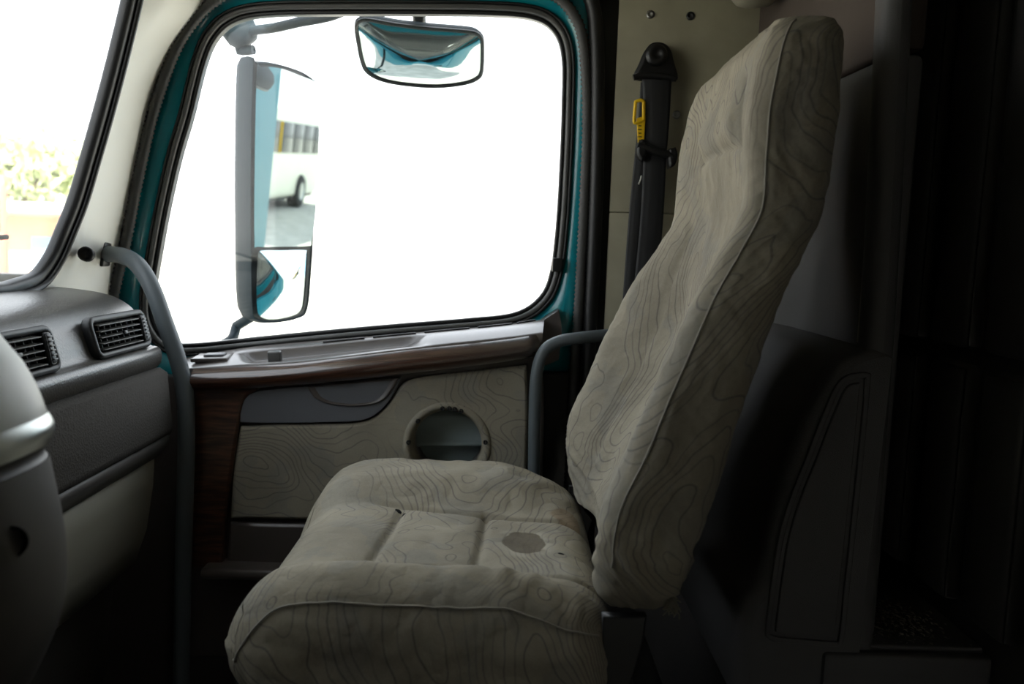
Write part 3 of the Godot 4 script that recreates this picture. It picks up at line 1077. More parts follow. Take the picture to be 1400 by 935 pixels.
func build_seat() -> void:
	folds.seed = 8
	folds.frequency = 1.0
	folds.fractal_octaves = 2
	var o := thing("passenger_seat", "high backed passenger seat in worn beige cloth printed with contour lines", "seat", Vector3(0, 0, SZ))
	var shift := Vector3(0, 0, -SZ)
	# backrest
	var st := surf()
	var rows := []
	var uvs := []
	var nt := 2 * HALF_N - 2
	var nr := 130
	for i in nr:
		var y := lerpf(0.548, 1.176, pow(float(i) / (nr - 1), 1.0))
		var row := PackedVector3Array()
		var ur := PackedVector2Array()
		row = back_row(y)
		for k in nt:
			row[k] += shift
		# cloth coordinates by the length round the section, from the middle of the front
		var run := PackedFloat32Array()
		run.resize(nt + 1)
		var half := HALF_N - 1
		for k in range(half + 1, nt + 1):
			run[k] = run[k - 1] + row[k % nt].distance_to(row[k - 1])
		for k in range(half - 1, -1, -1):
			run[k] = run[k + 1] - row[k].distance_to(row[k + 1])
		for k in nt + 1:
			ur.append(Vector2(0.5 + run[k] / 0.95, 1.22 - y))
		rows.append(row)
		uvs.append(ur)
	# crown
	var last: PackedVector3Array = rows[nr - 1]
	var mid := Vector3.ZERO
	for p in last:
		mid += p
	mid /= last.size()
	for k in [[0.8, 0.007], [0.45, 0.011], [0.0, 0.012]]:
		var ring := PackedVector3Array()
		for p in last:
			ring.append(mid + (p - mid) * k[0] + Vector3(0, k[1], 0))
		rows.append(ring)
		var ur: PackedVector2Array = uvs[nr - 1].duplicate()
		uvs.append(ur)
	var first: PackedVector3Array = rows[0]
	var foot := PackedVector3Array()
	var fm := Vector3.ZERO
	for p in first:
		fm += p
	fm /= first.size()
	for p in first:
		foot.append(fm + (p - fm) * 0.86 + Vector3(0, -0.006, 0))
	rows.push_front(foot)
	uvs.push_front(uvs[0].duplicate())
	net(st, rows, true, false, uvs)
	fan(st, foot)
	var back := obj("backrest", st, M.back_cloth, o)
	for s in [-1.0, 1.0]:
		var path := PackedVector3Array()
		for i in 90:
			var y := lerpf(0.60, 1.170, i / 89.0)
			path.append(back_half(y, s)[46] + shift + Vector3(-0.0004, 0, s * 0.0004))
		st = surf()
		tube(st, path, 0.0012, 8)
		obj("piping", st, M.piping, back)
	# frayed threads at the lower rear corner
	var rng := RandomNumberGenerator.new()
	rng.seed = 3
	st = surf()
	for i in 60:
		var a := Vector3(0.178 + rng.randf() * 0.014, 0.548 + rng.randf() * 0.012, SZ + 0.235 - rng.randf() * 0.02) + shift
		var b := a + Vector3(rng.randf_range(-0.006, 0.007), -0.003 - rng.randf() * 0.008, rng.randf_range(-0.004, 0.006))
		tube(st, PackedVector3Array([a, (a + b) / 2 + Vector3(0.002, 0, 0.002), b]), 0.0007, 4, false, 0.0, false)
	var fray := obj("frayed_threads", st, M.headliner, back)
	fray.set_meta("kind", "stuff")
	# cushion: the six faces of a box, rounded and padded
	st = surf()
	var n := [110, 28, 130]
	for ax in 3:
		var u := (ax + 1) % 3
		var v := (ax + 2) % 3
		for s in [-1.0, 1.0]:
			rows = []
			uvs = []
			for i in n[v] + 1:
				var row := PackedVector3Array()
				var ur := PackedVector2Array()
				for j in n[u] + 1:
					var p := Vector3.ZERO
					p[ax] = CUS_H[ax] * s
					p[u] = (2.0 * j / n[u] - 1.0) * CUS_H[u]
					p[v] = (2.0 * i / n[v] - 1.0) * CUS_H[v]
					row.append(cushion_pt(p) + shift)
					# the cover laid flat: sides folded out
					var fx := p.x
					var fz := p.z
					if ax == 0:
						fx += s * (CUS_H.y - p.y)
					elif ax == 2:
						fz += s * (CUS_H.y - p.y)
					ur.append(Vector2(0.5 + fx / 0.92, 0.5 - fz / 0.92))
				rows.append(row)
				uvs.append(ur)
			net(st, rows, false, false, uvs)
	var cushion := obj("cushion", st, M.seat_cloth, o)
	for s in [1.0, -1.0]:
		var seam := PackedVector3Array()
		for i in 60:
			var t := i / 59.0
			var x := lerpf(-CUS_H.x, CUS_H.x * 0.98, t)
			var yy: float = CUS_H.y - 0.018 - 0.05 * pow(clampf((-0.141 - x) / 0.062, 0, 1), 1.6)
			seam.append(cushion_pt(Vector3(x, yy, CUS_H.z * s)) + shift + Vector3(0, 0.0012, 0.0012 * s))
		st = surf()
		tube(st, smooth(seam, false, 2), 0.0011, 8)
		obj("piping", st, M.piping, cushion)
	# frame and pedestal
	st = surf()
	rbox(st, Vector3(0.0, 0.34, 0), Vector3(0.44, 0.07, 0.44), 0.012)
	obj("seat_pan", st, M.black, o)
	st = surf()
	rbox(st, Vector3(0.02, 0.17, 0), Vector3(0.34, 0.28, 0.34), 0.03)
	obj("pedestal", st, M.black, o)
	st = surf()
	rbox(st, Vector3(0.02, 0.02, 0), Vector3(0.46, 0.04, 0.42), 0.01)
	obj("base_plate", st, M.black, o)
	for s in [-1.0, 1.0]:
		var br := flat2(smooth(pz([[824, 842], [884, 842], [878, 880], [862, 935], [840, 960], [812, 950], [822, 900]], SZ + 0.245), true, 3))
		st = surf()
		slab(st, br, 0.235 * s, 0.247 * s, 0.002)
		obj("recliner_bracket", st, M.black, o)
	st = surf()
	tube(st, PackedVector3Array([Vector3(0.14, 0.53, 0.225), Vector3(0.135, 0.49, 0.235), Vector3(0.15, 0.44, 0.235)]), 0.007, 8)
	obj("recliner_lever", st, M.rubber, o)

# ------------------------------------------------------------------ dashboard
func build_dash() -> void:
	var z0 := -1.425
	var z1 := 0.30
	var o := thing("dashboard", "dark grey leather grained dashboard with air vents under the windscreen", "dashboard", Vector3(-0.65, 0, -0.6))
	var sh := -o.position
	var prof := [Vector2(-0.752, 0.80), Vector2(-0.748, 0.831), Vector2(-0.69, 0.826), Vector2(-0.655, 0.818), Vector2(-0.630, 0.804), Vector2(-0.614, 0.786), Vector2(-0.606, 0.765), Vector2(-0.600, 0.745), Vector2(-0.594, 0.738), Vector2(-0.583, 0.736), Vector2(-0.577, 0.728), Vector2(-0.578, 0.712), Vector2(-0.588, 0.700)]
	var p3 := PackedVector3Array()
	for p in prof:
		p3.append(Vector3(p.x, p.y, 0))
	var sp := smooth(p3, false, 4)
	var st := surf()
	var rows := []
	for k in [[z0, 0.020, 0.10], [z0 + 0.001, 0.012, 0.05], [z0 + 0.006, 0.004, 0.02], [z0 + 0.016, 0.0, 0.0], [-1.20, 0.0, 0.0], [-0.9, 0.0, 0.0], [-0.5, 0.0, 0.0], [z1, 0.0, 0.0]]:
		var row := PackedVector3Array()
		for p in sp:
			row.append(Vector3(p.x - k[1], p.y - k[1] * 0.6, k[0]) + sh)
		rows.append(row)
	net(st, rows)
	fan(st, rows[0])
	obj("top_pad", st, M.dash, o)
	# glove box face, its lower strip and the pale lower box
	st = surf()
	slab_z(st, [Vector2(-0.80, 0.70), Vector2(-0.582, 0.70), Vector2(-0.570, 0.692), Vector2(-0.562, 0.60), Vector2(-0.564, 0.588), Vector2(-0.80, 0.588)], z0 + 0.004, z1, 0.006, sh)
	obj("glove_box_lid", st, M.dash_matt, o)
	st = surf()
	slab_z(st, [Vector2(-0.80, 0.585), Vector2(-0.566, 0.585), Vector2(-0.568, 0.570), Vector2(-0.584, 0.548), Vector2(-0.80, 0.548)], z0 + 0.008, z1, 0.006, sh)
	obj("lower_strip", st, M.dash_trim, o)
	st = surf()
	slab_z(st, [Vector2(-0.80, 0.549), Vector2(-0.590, 0.549), Vector2(-0.592, 0.50), Vector2(-0.604, 0.42), Vector2(-0.625, 0.36), Vector2(-0.80, 0.36)], z0 + 0.012, z1, 0.008, sh)
	obj("lower_box", st, M.beige_plastic, o)
	st = surf()
	slab_z(st, [Vector2(-0.80, 0.36), Vector2(-0.66, 0.36), Vector2(-0.70, 0.0), Vector2(-0.80, 0.0)], z0 + 0.012, z1, 0.008, sh)
	obj("footwell_panel", st, M.dash_matt, o)
	# vents
	for c in [-1.305, -1.020]:
		air_vent(o, Vector3(-0.6035, 0.768, c) + sh)
# profile in x, y carried along z (rounded far end)
func slab_z(st: SurfaceTool, p: Array, z0: float, z1: float, bevel: float, sh: Vector3) -> void:
	var t := SurfaceTool.new()
	t.begin(Mesh.PRIMITIVE_TRIANGLES)
	var q := PackedVector2Array()
	for a in p:
		q.append(a)
	slab(t, q, z1, z0, bevel)
	t.generate_normals()
	st.append_from(t.commit(), 0, Transform3D(Basis(), sh))
func air_vent(parent: Node3D, at: Vector3) -> void:
	var u := Vector3(0, 0, -1)
	var v := Vector3(-0.22, 1.0, 0).normalized()
	var n := Vector3(1.0, 0.22, 0).normalized()
	var b := Basis(u, v, n)
	var w := 0.176
	var h := 0.054
	var frame := PackedVector3Array()
	for q in round_sec(w, h, 0, 0, 0.2):
		# slanted ends
		frame.append(at + b * Vector3(q.x - 0.12 * q.y, q.y, 0.0))
	var body := Node3D.new()
	body.name = "air_vent"
	parent.add_child(body, true)
	var st := surf()
	sweep(st, frame, round_sec(0.010, 0.016, 0.0, 0.003, 0.45), n, true)
	obj("vent_frame", st, M.black, body)
	st = surf()
	var ring := PackedVector3Array()
	for p in frame:
		ring.append(p + n * 0.002)
	fan(st, ring)
	obj("vent_cavity", st, M.black_matt, body)
	for i in 5:
		boxy("slat", at + v * (-0.018 + i * 0.009) + u * -0.012 + n * 0.009, Vector3(w - 0.044, 0.0016, 0.012), 0.0006, M.dash_trim, body, b.rotated(u, 0.25))
	for i in 7:
		boxy("vane", at + u * (-0.066 + i * 0.0185) + n * 0.004, Vector3(0.0016, h - 0.012, 0.005), 0.0006, M.rubber_matt, body, b)
	boxy("thumb_strip", at + u * (w / 2 - 0.018) + n * 0.010, Vector3(0.016, h - 0.010, 0.012), 0.005, M.rubber, body, b)
	for i in 6:
		boxy("thumb_ridge", at + u * (w / 2 - 0.018) + v * (-0.015 + i * 0.006) + n * 0.0165, Vector3(0.009, 0.0025, 0.003), 0.001, M.gasket, body, b)
	boxy("slider", at + u * -0.005 + n * 0.016, Vector3(0.010, 0.006, 0.005), 0.002, M.rubber, body, b)

func build_console() -> void:
	# the wrap-round end of the driver's dashboard, close to the camera
	var o := thing("driver_console", "rounded grey console end with silver band and dark round hole", "console", Vector3(-0.5, 0, -0.6))
	var sh := -o.position
	var zc := -0.60
	var outline := [[-70, 400], [-38, 436], [0, 482], [20, 505], [38, 535], [50, 562], [56, 580], [61, 600], [61, 622], [60, 645], [68, 680], [77, 720], [84, 760], [87, 800], [84, 850], [72, 895], [52, 940], [30, 980]]
	var parts := {"upper_cover": [0, 6], "silver_band": [6, 8], "band_groove": [8, 9], "lower_cover": [9, 17]}
	for key in parts:
		var a: int = parts[key][0]
		var b: int = parts[key][1]
		var pts := PackedVector3Array()
		for i in range(a, b + 1):
			pts.append(atz(outline[i][0], outline[i][1], zc))
		var sp := smooth(pts, false, 5)
		var rows := []
		var grow := 0.0
		if key == "silver_band":
			grow = 0.003
		elif key == "band_groove":
			grow = -0.004
		var sections := sp.size()
		for i in sections:
			var row := PackedVector3Array()
			var t := float(i) / (sections - 1)
			for k in 41:
				var th := -PI * 0.62 + PI * 1.24 * k / 40.0
				var rx := 0.13
				var rz := 0.11
				var g := grow * sin(PI * clampf(t, 0.06, 0.94))
				var x := sp[i].x - rx - 0.016 + (rx + g) * signf(cos(th)) * pow(absf(cos(th)), 0.8)
				var z := zc + (rz + g) * signf(sin(th)) * pow(absf(sin(th)), 0.8)
				# the bands dip towards the driver
				row.append(Vector3(x, sp[i].y - 0.10 * (sp[i].x - x) , z) + sh)
			rows.append(row)
		var st := surf()
		net(st, rows)
		if key == "upper_cover":
			var lid: PackedVector3Array = rows[0]
			fan(st, lid)
		obj(key, st, {"upper_cover": M.console_top, "silver_band": M.silver, "band_groove": M.black, "lower_cover": M.dash_trim}[key], o)
	# dark hole, the moulded ridges and the pale crease
	var hp := atz(12, 742, -0.50)
	hp = on_console(12, 742)
	var st := surf()
	lathe(st, [[0.0125, 0.001], [0.0115, 0.003], [0.010, 0.0005], [0.009, -0.004], [0.0, -0.004]], hp + sh, Vector3(0.55, 0.0, 0.83), 20)
	obj("hole", st, M.black_matt, o)
	for i in 4:
		boxy("ridge", on_console(63 + i * 2.2, 678 + i * 9) + sh, Vector3(0.004, 0.0022, 0.008), 0.001, M.dash, o, Basis(Vector3(0, 1, 0), 0.5))
	var crease := PackedVector3Array()
	for a in [[-20, 826], [0, 814], [25, 797], [48, 777], [66, 757], [76, 742]]:
		crease.append(on_console(a[0], a[1]) + sh)
	st = surf()
	tube(st, smooth(crease, false, 4), 0.0018, 8)
	obj("crease", st, M.dash, o)
func on_console(px: float, py: float) -> Vector3:
	# nearest hit of the pixel's ray with the round lower cover
	var d := ray(px, py)
	for i in 900:
		var p := EYE + d * (0.25 + i * 0.0006)
		var x0 := lerpf(-0.388, -0.341, smoothstep(0.83, 0.68, p.y))
		var k := pow(absf(p.x - (x0 - 0.13)) / 0.13, 2.5) + pow(absf(p.z + 0.60) / 0.11, 2.5)
		if k <= 1.0:
			return p
	return EYE + d * 0.6

func build_handles() -> void:
	var o := thing("grab_rail", "grey curved grab rail rising from the dashboard end to the front pillar", "grab rail", Vector3(-0.62, 0, -1.5))
	var sh := -o.position
	var path := PackedVector3Array([atz(146, 347, -1.545), atz(168, 350, -1.50), atz(188, 362, -1.475), atz(207, 392, -1.46), atz(225, 440, -1.455), atz(243, 492, -1.455), atz(253, 540, -1.455), atz(255, 600, -1.455), atz(253, 680, -1.455), atz(250, 800, -1.46), atz(246, 1040, -1.46)])
	var st := surf()
	tube(st, smooth(path, false, 8), 0.0145, 16)
	var t := obj("tube", st, M.tube, o)
	t.position = sh
	boxy("mounting_plate", path[0] + sh + Vector3(-0.004, 0, 0.0), Vector3(0.012, 0.046, 0.03), 0.004, M.rubber, o, Basis(Vector3(0, 0, 1), -0.1))
	o = thing("grab_hoop", "grey bent tube hoop standing between the seat and the door", "grab rail", Vector3(0.0, 0, -1.47))
	sh = -o.position
	path = PackedVector3Array([atz(730, 830, -1.455), atz(730, 740, -1.455), atz(730, 640, -1.455), atz(731, 560, -1.455), atz(734, 510, -1.455), atz(744, 480, -1.456), atz(764, 467, -1.458), atz(792, 462, -1.462), atz(830, 458, -1.485), atz(856, 456, -1.52), atz(864, 455, -1.549)])
	st = surf()
	tube(st, smooth(path, false, 8), 0.0105, 16)
	t = obj("tube", st, M.tube, o)
	t.position = sh
	st = surf()
	lathe(st, [[0.0, 0.0], [0.022, 0.0], [0.022, 0.006], [0.012, 0.008]], path[10] + sh, Vector3(0, 0, 1))
	obj("flange", st, M.tube, o)

func build_belt() -> void:
	var o := thing("seat_belt", "black seat belt hanging from its anchor on the vinyl wall", "seat belt", atz(897, 78, -1.54))
	var sh := -o.position
	var zw := -1.541
	# upper anchor: triangular plate with a bolt cap and a slotted guide
	var st := surf()
	slab(st, flat2(smooth(pz([[880, 72], [890, 61], [905, 61], [915, 70], [920, 88], [925, 106], [920, 112], [895, 112], [870, 110], [866, 103], [872, 90]], zw), true, 4)), zw, zw + 0.018, 0.006)
	var a := obj("anchor", st, M.black, o)
	a.position = sh
	st = surf()
	lathe(st, [[0.019, 0.0], [0.019, 0.008], [0.015, 0.012], [0.008, 0.013], [0.006, 0.010], [0.0, 0.010]], atz(897, 76, zw + 0.016) + sh, Vector3(0, 0, 1), 20)
	obj("bolt_cap", st, M.rubber, o)
	st = surf()
	tube(st, smooth(pz([[866, 106], [880, 103], [897, 103], [915, 105], [925, 108]], zw + 0.022), false, 4), 0.0055, 10)
	a = obj("guide_bar", st, M.black, o)
	a.position = sh
	# webbing: the front strap and the one behind it
	for w in [[[[878, 108, 918, 110], [880, 150, 916, 152], [882, 190, 913, 193], [880, 212, 911, 214], [878, 260, 909, 262], [874, 320, 905, 322], [868, 380, 899, 384], [862, 440, 893, 446]], 0.018, "front_strap"], [[[876, 112, 900, 112], [872, 170, 897, 170], [867, 220, 893, 222], [862, 270, 884, 272], [857, 330, 878, 330], [852, 400, 872, 400], [849, 440, 866, 440]], 0.009, "rear_strap"]]:
		st = surf()
		var l := PackedVector3Array()
		var r := PackedVector3Array()
		for q in w[0]:
			l.append(atz(q[0], q[1], zw + w[1]))
			r.append(atz(q[2], q[3], zw + w[1]))
		l = smooth(l, false, 5)
		r = smooth(r, false, 5)
		var cols := []
		for k in 9:
			var t := k / 8.0
			var col := PackedVector3Array()
			for i in l.size():
				col.append(l[i].lerp(r[i], t) + sh + Vector3(0, 0, 0.003 * sin(PI * t) - 0.0012 * absf(sin(t * PI * 3.0))))
			cols.append(col)
		for k in 9:
			var col := PackedVector3Array()
			for i in l.size():
				col.append(l[i].lerp(r[i], 1.0 - k / 8.0) + sh + Vector3(0, 0, -0.0015))
			cols.append(col)
		net(st, cols, false, true)
		obj(w[2], st, M.webbing, o)
	# sliding guide
	st = surf()
	tube(st, smooth(pz([[872, 198], [884, 202], [900, 208], [916, 212], [920, 216]], zw + 0.028), false, 4), 0.007, 10)
	a = obj("sliding_bar", st, M.black, o)
	a.position = sh
	for q in [[[868, 200], [874, 193], [880, 197], [880, 214], [874, 222], [868, 214]], [[911, 206], [919, 204], [922, 214], [918, 228], [911, 232], [909, 218]]]:
		st = surf()
		slab(st, flat2(smooth(pz(q, zw), true, 3)), zw + 0.006, zw + 0.034, 0.004)
		a = obj("guide_cheek", st, M.black, o)
		a.position = sh
	# yellow tag: a clip loop and the printed label under it
	st = surf()
	tube(st, smooth(pz([[869, 139], [876, 137], [880, 139], [880, 164], [870, 168], [867, 166], [868, 150]], zw + 0.021), true, 3), 0.003, 8, true)
	a = obj("tag_loop", st, M.yellow, o)
	a.position = sh
	st = surf()
	slab(st, flat2(pz([[868, 164], [880, 161], [878, 196], [870, 198]], zw)), zw + 0.018, zw + 0.0215, 0.001)
	a = obj("tag_label", st, M.yellow, o)
	a.position = sh
	for i in 6:
		boxy("tag_print", atz(875, 167 + i * 5, zw + 0.0217) + sh, Vector3(0.007 if i % 2 == 0 else 0.005, 0.0016, 0.0006), 0.0001, M.black, o)
	st = surf()
	tube(st, pz([[873, 252], [876, 245], [877, 240]], zw + 0.024), 0.0012, 6)
	a = obj("thread", st, M.white_paint, o)
	a.position = sh

# ------------------------------------------------------------------ mirrors outside the door
var mir_p: Vector3
var mir_n: Vector3
func reflected(px: float, py: float, dist: float) -> Vector3:
	# where the picture in the flat mirror shows a place at that distance behind the glass
	var p := on_plane(px, py, mir_p, mir_n)
	var d := (p - EYE).normalized()
	return p + d.bounce(mir_n) * dist
func dome(st: SurfaceTool, ring: PackedVector3Array, n: Vector3, sag: float, rings := 12, tilt := Vector3.ZERO) -> void:
	var c := Vector3.ZERO
	for p in ring:
		c += p
	c /= ring.size()
	var rows := []
	for i in rings:
		var k := 1.0 - float(i) / rings
		var row := PackedVector3Array()
		for p in ring:
			row.append(c + (p - c) * k + n * (sag * (1.0 - k * k) + (p - c).dot(tilt) * k))
		rows.append(row)
	net(st, rows, true)
	var last: PackedVector3Array = rows[rings - 1]
	var top := c + n * sag
	for i in last.size():
		tri(st, last[i], last[(i + 1) % last.size()], top)
func outline(px: Array, p: Vector3, n: Vector3, per: int) -> PackedVector3Array:
	var r := PackedVector3Array()
	for a in px:
		r.append(on_plane(a[0], a[1], p, n))
	return smooth(r, true, per)
func shifted(ring: PackedVector3Array, n: Vector3, by: float, k: float, aside := Vector3.ZERO) -> PackedVector3Array:
	var c := Vector3.ZERO
	for p in ring:
		c += p
	c /= ring.size()
	var r := PackedVector3Array()
	for p in ring:
		r.append(c + (p - c) * k + n * by + aside)
	return r
func build_mirrors() -> void:
	mir_p = atz(388, 215, -1.96)
	var look := Vector3(1.0, -0.040, 0.108).normalized()
	mir_n = ((EYE - mir_p).normalized() + look).normalized()
	var o := thing("side_mirror", "tall grey side mirror with two glasses outside the passenger window", "mirror", mir_p)
	var sh := -o.position
	var hs := outline([[346, 90], [352, 86], [380, 88], [412, 98], [432, 112], [435, 124], [434, 200], [429.5, 300], [425, 380], [420, 424], [408, 435], [378, 441], [352, 438], [345, 420], [343, 330], [343, 220]], mir_p, mir_n, 5)
	var st := surf()
	var rows := []
	for k in [[-0.002, 0.985], [0.001, 0.995], [-0.001, 1.002], [-0.02, 1.015], [-0.05, 1.01], [-0.072, 0.96], [-0.085, 0.85], [-0.092, 0.5]]:
		rows.append(shifted(hs, mir_n, k[0], k[1], sh))
	net(st, rows, true)
	fan(st, rows[7])
	obj("housing", st, M.housing, o)
	st = surf()
	fan(st, shifted(hs, mir_n, -0.003, 0.99, sh))
	obj("backing", st, M.black, o)
	var up := outline([[350, 98], [356, 92], [380, 93], [408, 103], [432, 113], [436, 124], [435, 200], [430.5, 290], [425, 330], [420, 336], [385, 337], [351, 337], [347, 330], [347, 240]], mir_p, mir_n, 3)
	st = surf()
	fan(st, shifted(up, mir_n, 0.003, 1.0, sh))
	obj("upper_glass", st, M.mirror, o)
	var lo := outline([[350, 345], [356, 342], [385, 342], [415, 342], [421, 347], [420, 380], [417, 412], [412, 425], [398, 432], [372, 436], [356, 433], [349, 422], [348, 380]], mir_p, mir_n, 4)
	st = surf()
	dome(st, shifted(lo, mir_n, 0.003, 1.0, sh), mir_n, 0.022, 12, Vector3.UP.cross(mir_n).normalized() * -0.08)
	obj("convex_glass", st, M.mirror, o)
	st = surf()
	tube(st, smooth(PackedVector3Array([mir_p + Vector3(-0.075, 0.24, -0.02), atz(328, 70, -1.99), atz(326, 48, -1.98), atz(345, 42, -1.96), atz(375, 38, -1.93), atz(410, 30, -1.87), atz(450, 22, -1.78), atz(480, 10, -1.70)]), false, 5), 0.011, 10)
	var arm := obj("upper_arm", st, M.housing, o)
	arm.position = sh
	st = surf()
	lathe(st, [[0.0, -0.035], [0.025, -0.032], [0.038, -0.015], [0.040, 0.008], [0.030, 0.026], [0.012, 0.032], [0.0, 0.032]], atz(328, 42, -1.98) + sh, Vector3(-0.5, 0.8, 0.1), 18)
	obj("joint", st, M.housing, o)
	st = surf()
	tube(st, smooth(PackedVector3Array([mir_p + Vector3(-0.06, -0.36, 0.0), atz(323, 446, -2.0), atz(318, 462, -1.97), atz(304, 472, -1.90), atz(290, 480, -1.70)]), false, 5), 0.012, 10)
	arm = obj("lower_arm", st, M.housing, o)
	arm.position = sh
	# look-down mirror above the window
	var lp := atz(573, 74, -1.80)
	var ln := ((EYE - lp).normalized() + Vector3(0.0, -0.98, 0.20).normalized()).normalized()
	o = thing("look_down_mirror", "small wide convex kerb mirror above the passenger window", "mirror", lp)
	sh = -o.position
	var ring := outline([[487, 36], [493, 28], [505, 27], [540, 33], [580, 38], [630, 42], [650, 45], [658, 52], [660, 64], [659, 96], [653, 107], [635, 114], [600, 118], [560, 116], [525, 110], [503, 99], [495, 84], [490, 60]], lp, ln, 5)
	st = surf()
	rows = []
	for k in [[0.0, 1.0], [-0.003, 1.03], [-0.010, 1.03], [-0.022, 0.98], [-0.032, 0.85], [-0.038, 0.5]]:
		rows.append(shifted(ring, ln, k[0], k[1], sh))
	net(st, rows, true)
	fan(st, rows[5])
	obj("housing", st, M.housing, o)
	st = surf()
	tube(st, shifted(ring, ln, 0.001, 1.0, sh), 0.004, 8, true)
	obj("rim", st, M.rubber, o)
	st = surf()
	dome(st, shifted(ring, ln, 0.0, 0.99, sh), ln, 0.030, 16)
	obj("convex_glass", st, M.mirror, o)
	st = surf()
	tube(st, PackedVector3Array([lp + ln * -0.05 + Vector3(0, 0.02, 0), atz(573, 20, -1.79), atz(573, -20, -1.76), atz(573, -30, -1.70)]), 0.014, 10)
	arm = obj("bracket", st, M.rubber, o)
	arm.position = sh

# ------------------------------------------------------------------ outside
func build_outside() -> void:
	var o := thing("ground", "sunlit pale concrete yard round the truck", "ground", Vector3.ZERO, "", "structure")
	boxy("concrete", Vector3(0, GROUND - 0.1, 0), Vector3(240, 0.2, 240), 0.02, M.concrete, o)
	# step under the door with a white tread
	o = thing("side_step", "truck side step with white tread plate below the passenger door", "step", Vector3(-0.2, -0.55, -1.74))
	boxy("step_box", Vector3(0, 0, 0.06), Vector3(0.8, 0.22, 0.2), 0.03, M.teal, o)
	boxy("tread_plate", Vector3(0.05, 0.115, 0.0), Vector3(0.42, 0.016, 0.12), 0.004, M.white_paint, o)
	for i in 9:
		boxy("tread_bar", Vector3(-0.13 + i * 0.045, 0.127, 0.0), Vector3(0.012, 0.012, 0.11), 0.003, M.white_paint, o)
	# bus behind, placed where the flat mirror shows it
	var near := reflected(368, 275, 22.0)
	var far := reflected(412, 268, 25.0)
	near.y = GROUND
	far.y = GROUND
	var along := (far - near).normalized()
	var side := along.cross(Vector3.UP).normalized()
	if side.dot(EYE - near) < 0:
		side = -side
	o = thing("bus", "cream white bus with dark side windows parked behind the truck", "bus", near)
	var b := Basis(along, Vector3.UP, along.cross(Vector3.UP))
	var s := -1.0 if (b.z.dot(side) < 0) else 1.0
	boxy("body", b * Vector3(0.0, 1.60, -1.2 * s), Vector3(10.0, 2.5, 2.4), 0.15, M.bus_white, o, b)
	boxy("skirt", b * Vector3(0.0, 0.42, -1.2 * s), Vector3(9.6, 0.3, 2.2), 0.04, M.rubber, o, b)
	for i in 9:
		boxy("window", b * Vector3(-4.4 + i * 1.1, 2.05, 0.0), Vector3(1.02, 0.85, 0.05), 0.02, M.dark_glass, o, b)
	boxy("window_post", b * Vector3(0.4, 2.05, 0.03 * s), Vector3(0.06, 0.86, 0.04), 0.01, M.yellow, o, b)
	for x in [-3.2, 2.9]:
		var st := surf()
		lathe(st, [[0.0, 0.03], [0.22, 0.03], [0.26, 0.06], [0.46, 0.06], [0.5, 0.0], [0.5, -0.25]], b * Vector3(x, 0.5, 0.0), b.z * s, 28)
		obj("wheel", st, M.tyre, o)
		st = surf()
		lathe(st, [[0.0, 0.05], [0.10, 0.07], [0.24, 0.04], [0.27, 0.065]], b * Vector3(x, 0.5, 0.01 * s), b.z * s, 24)
		obj("hub", st, M.silver, o)
	# small yellow van and dark container further back, seen in the convex glass
	o = thing("yellow_van", "small yellow and white van standing far behind the truck", "van", Vector3(16, GROUND, -7.5))
	boxy("body", Vector3(0, 1.0, 0), Vector3(1.9, 1.4, 4.2), 0.2, M.yellow, o)
	boxy("roof", Vector3(0, 1.85, 0.3), Vector3(1.7, 0.5, 3.2), 0.2, M.white_paint, o)
	boxy("windscreen", Vector3(-0.9, 1.5, 0.0), Vector3(0.1, 0.45, 2.6), 0.03, M.dark_glass, o)
	for z in [-1.3, 1.3]:
		var st := surf()
		lathe(st, [[0.0, 0.1], [0.33, 0.1], [0.35, 0.0], [0.35, -0.2]], Vector3(-0.9, 0.35, z), Vector3(-1, 0, 0), 20)
		obj("wheel", st, M.tyre, o)
	o = thing("dark_container", "dark shipping container beside the yellow van", "container", Vector3(18, GROUND, -11.5))
	boxy("body", Vector3(0, 1.3, 0), Vector3(2.4, 2.6, 3.0), 0.05, M.black, o)
	for i in 8:
		boxy("rib", Vector3(-1.21, 1.3, -1.3 + i * 0.37), Vector3(0.06, 2.4, 0.12), 0.02, M.rubber, o)
	o = thing("blue_shed", "pale blue shed wall along the yard behind the truck", "shed", Vector3(20, GROUND, -24))
	boxy("wall", Vector3(0, 2.5, 0), Vector3(26, 5.0, 6.0), 0.05, M.blue_paint, o)
	boxy("roof", Vector3(0, 5.1, 0), Vector3(26.6, 0.3, 6.6), 0.08, M.white_paint, o)
	for i in 6:
		boxy("window", Vector3(-10 + i * 4.0, 2.6, 3.0), Vector3(1.8, 1.4, 0.1), 0.03, M.white_paint, o)
	# through the windscreen: a tree, a red cab, a low peach building
	var d := ray(30, 330)
	var dir := Vector3(d.x, 0, d.z).normalized()
	var left := Vector3.UP.cross(dir)
	var c := EYE + dir * 46.0
	c.y = GROUND
	tree(c + left * 0.6, 7.6, 5.2)
	var yaw := Basis(Vector3.UP, atan2(-dir.x, -dir.z))
	o = thing("low_building", "low peach coloured building with wide windows in front of the tree", "building", EYE + dir * 30.0 + Vector3(0, GROUND - EYE.y, 0))
	boxy("wall", yaw * Vector3(-6.0, 1.4, -1.5), Vector3(15.4, 2.8, 3.0), 0.05, M.peach, o, yaw)
	boxy("roof", yaw * Vector3(-6.0, 2.95, -1.2), Vector3(15.8, 0.30, 4.2), 0.06, M.white_paint, o, yaw)
	boxy("roof_edge", yaw * Vector3(-6.0, 2.74, 0.9), Vector3(15.8, 0.14, 0.1), 0.02, M.brick_red, o, yaw)
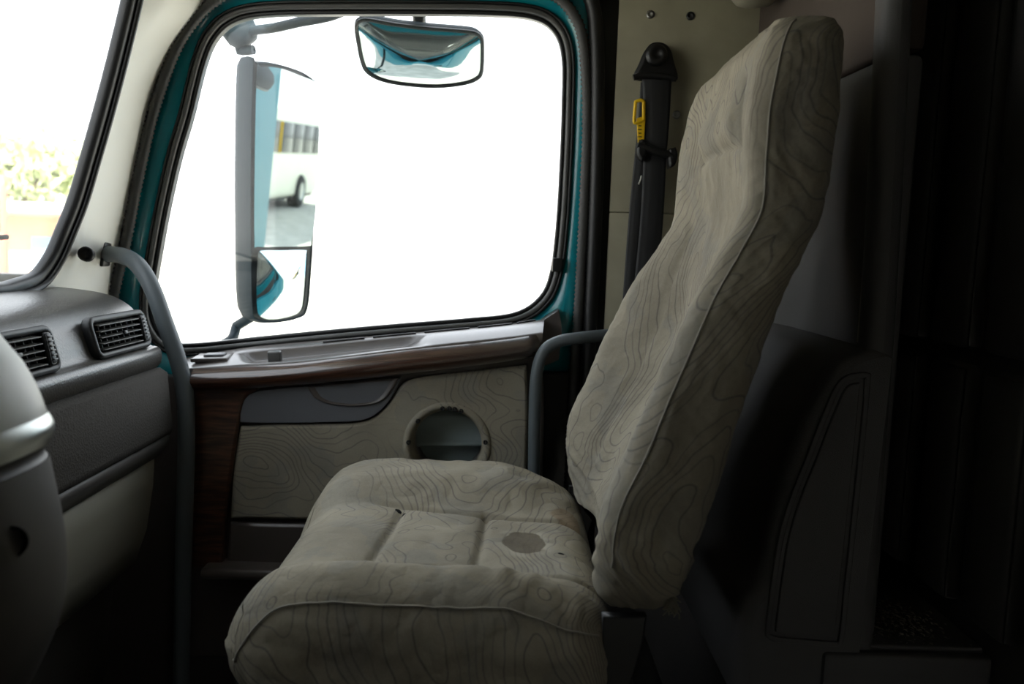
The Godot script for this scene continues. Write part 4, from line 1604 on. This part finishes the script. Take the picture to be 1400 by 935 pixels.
	for i in 6:
		var wn := boxy("window", yaw * Vector3(-9.6 + i * 2.1, 1.55, 0.02), Vector3(1.3, 1.1, 0.08), 0.02, M.blue_paint, o, yaw)
		boxy("window_bar", yaw * Vector3(-9.6 + i * 2.1, 1.55, 0.07), Vector3(0.06, 1.1, 0.04), 0.01, M.white_paint, wn, yaw)
	o = thing("red_cab", "dusty red truck cab standing by the peach building", "truck", EYE + dir * 24.0 + left * 1.05 + Vector3(0, GROUND - EYE.y, 0))
	boxy("cab", yaw * Vector3(0, 2.15, -1.0), Vector3(1.5, 2.6, 2.0), 0.2, M.brick_red, o, yaw)
	boxy("bumper", yaw * Vector3(0, 0.7, 0.05), Vector3(1.5, 0.35, 0.2), 0.05, M.white_paint, o, yaw)
	boxy("windscreen", yaw * Vector3(0, 2.6, 0.0), Vector3(1.2, 0.8, 0.06), 0.03, M.dark_glass, o, yaw)
	for x in [-0.6, 0.6]:
		var st := surf()
		lathe(st, [[0.0, 0.1], [0.3, 0.1], [0.48, 0.06], [0.5, 0.0], [0.5, -0.2]], yaw * Vector3(x, 0.5, -0.6), yaw * Vector3(signf(x), 0, 0), 20)
		obj("wheel", st, M.tyre, o)
func tree(at: Vector3, height: float, spread: float) -> void:
	var o := thing("tree", "leafy green tree beyond the peach building", "tree", at)
	var st := surf()
	tube(st, PackedVector3Array([Vector3.ZERO, Vector3(0.1, height * 0.3, 0), Vector3(0, height * 0.6, 0.1)]), 0.22, 10)
	obj("trunk", st, M.bark, o)
	var rng := RandomNumberGenerator.new()
	rng.seed = 77
	for i in 5:
		st = surf()
		var a := TAU * i / 5.0
		tube(st, PackedVector3Array([Vector3(0, height * 0.35, 0), Vector3(cos(a) * spread * 0.25, height * 0.55, sin(a) * spread * 0.25), Vector3(cos(a) * spread * 0.4, height * 0.78, sin(a) * spread * 0.4)]), 0.08, 8)
		obj("branch", st, M.bark, o)
	st = surf()
	for i in 5200:
		var v := Vector3(rng.randfn(), rng.randfn(), rng.randfn()).normalized() * pow(rng.randf(), 0.4)
		var blob := Vector3(sin(i % 7 * 2.1), 0.35 * cos(i % 7 * 1.3), cos(i % 7 * 2.7)) * 0.5
		var p := Vector3((v.x * 0.6 + blob.x) * spread * 0.7, height * 0.68 + (v.y * 0.75 + blob.y) * height * 0.30, (v.z * 0.6 + blob.z) * spread * 0.7)
		var u := Vector3(rng.randfn(), rng.randfn(), rng.randfn()).normalized() * 0.20
		var w := u.cross(Vector3(rng.randfn(), rng.randfn(), rng.randfn()).normalized()).normalized() * 0.12
		var k := rng.randf_range(0.7, 1.25)
		st.set_color(Color(k, k, k * 0.9))
		quad(st, p - u, p - w, p + u, p + w)
	var f := obj("foliage", st, M.leaf, o)
	f.set_meta("kind", "stuff")
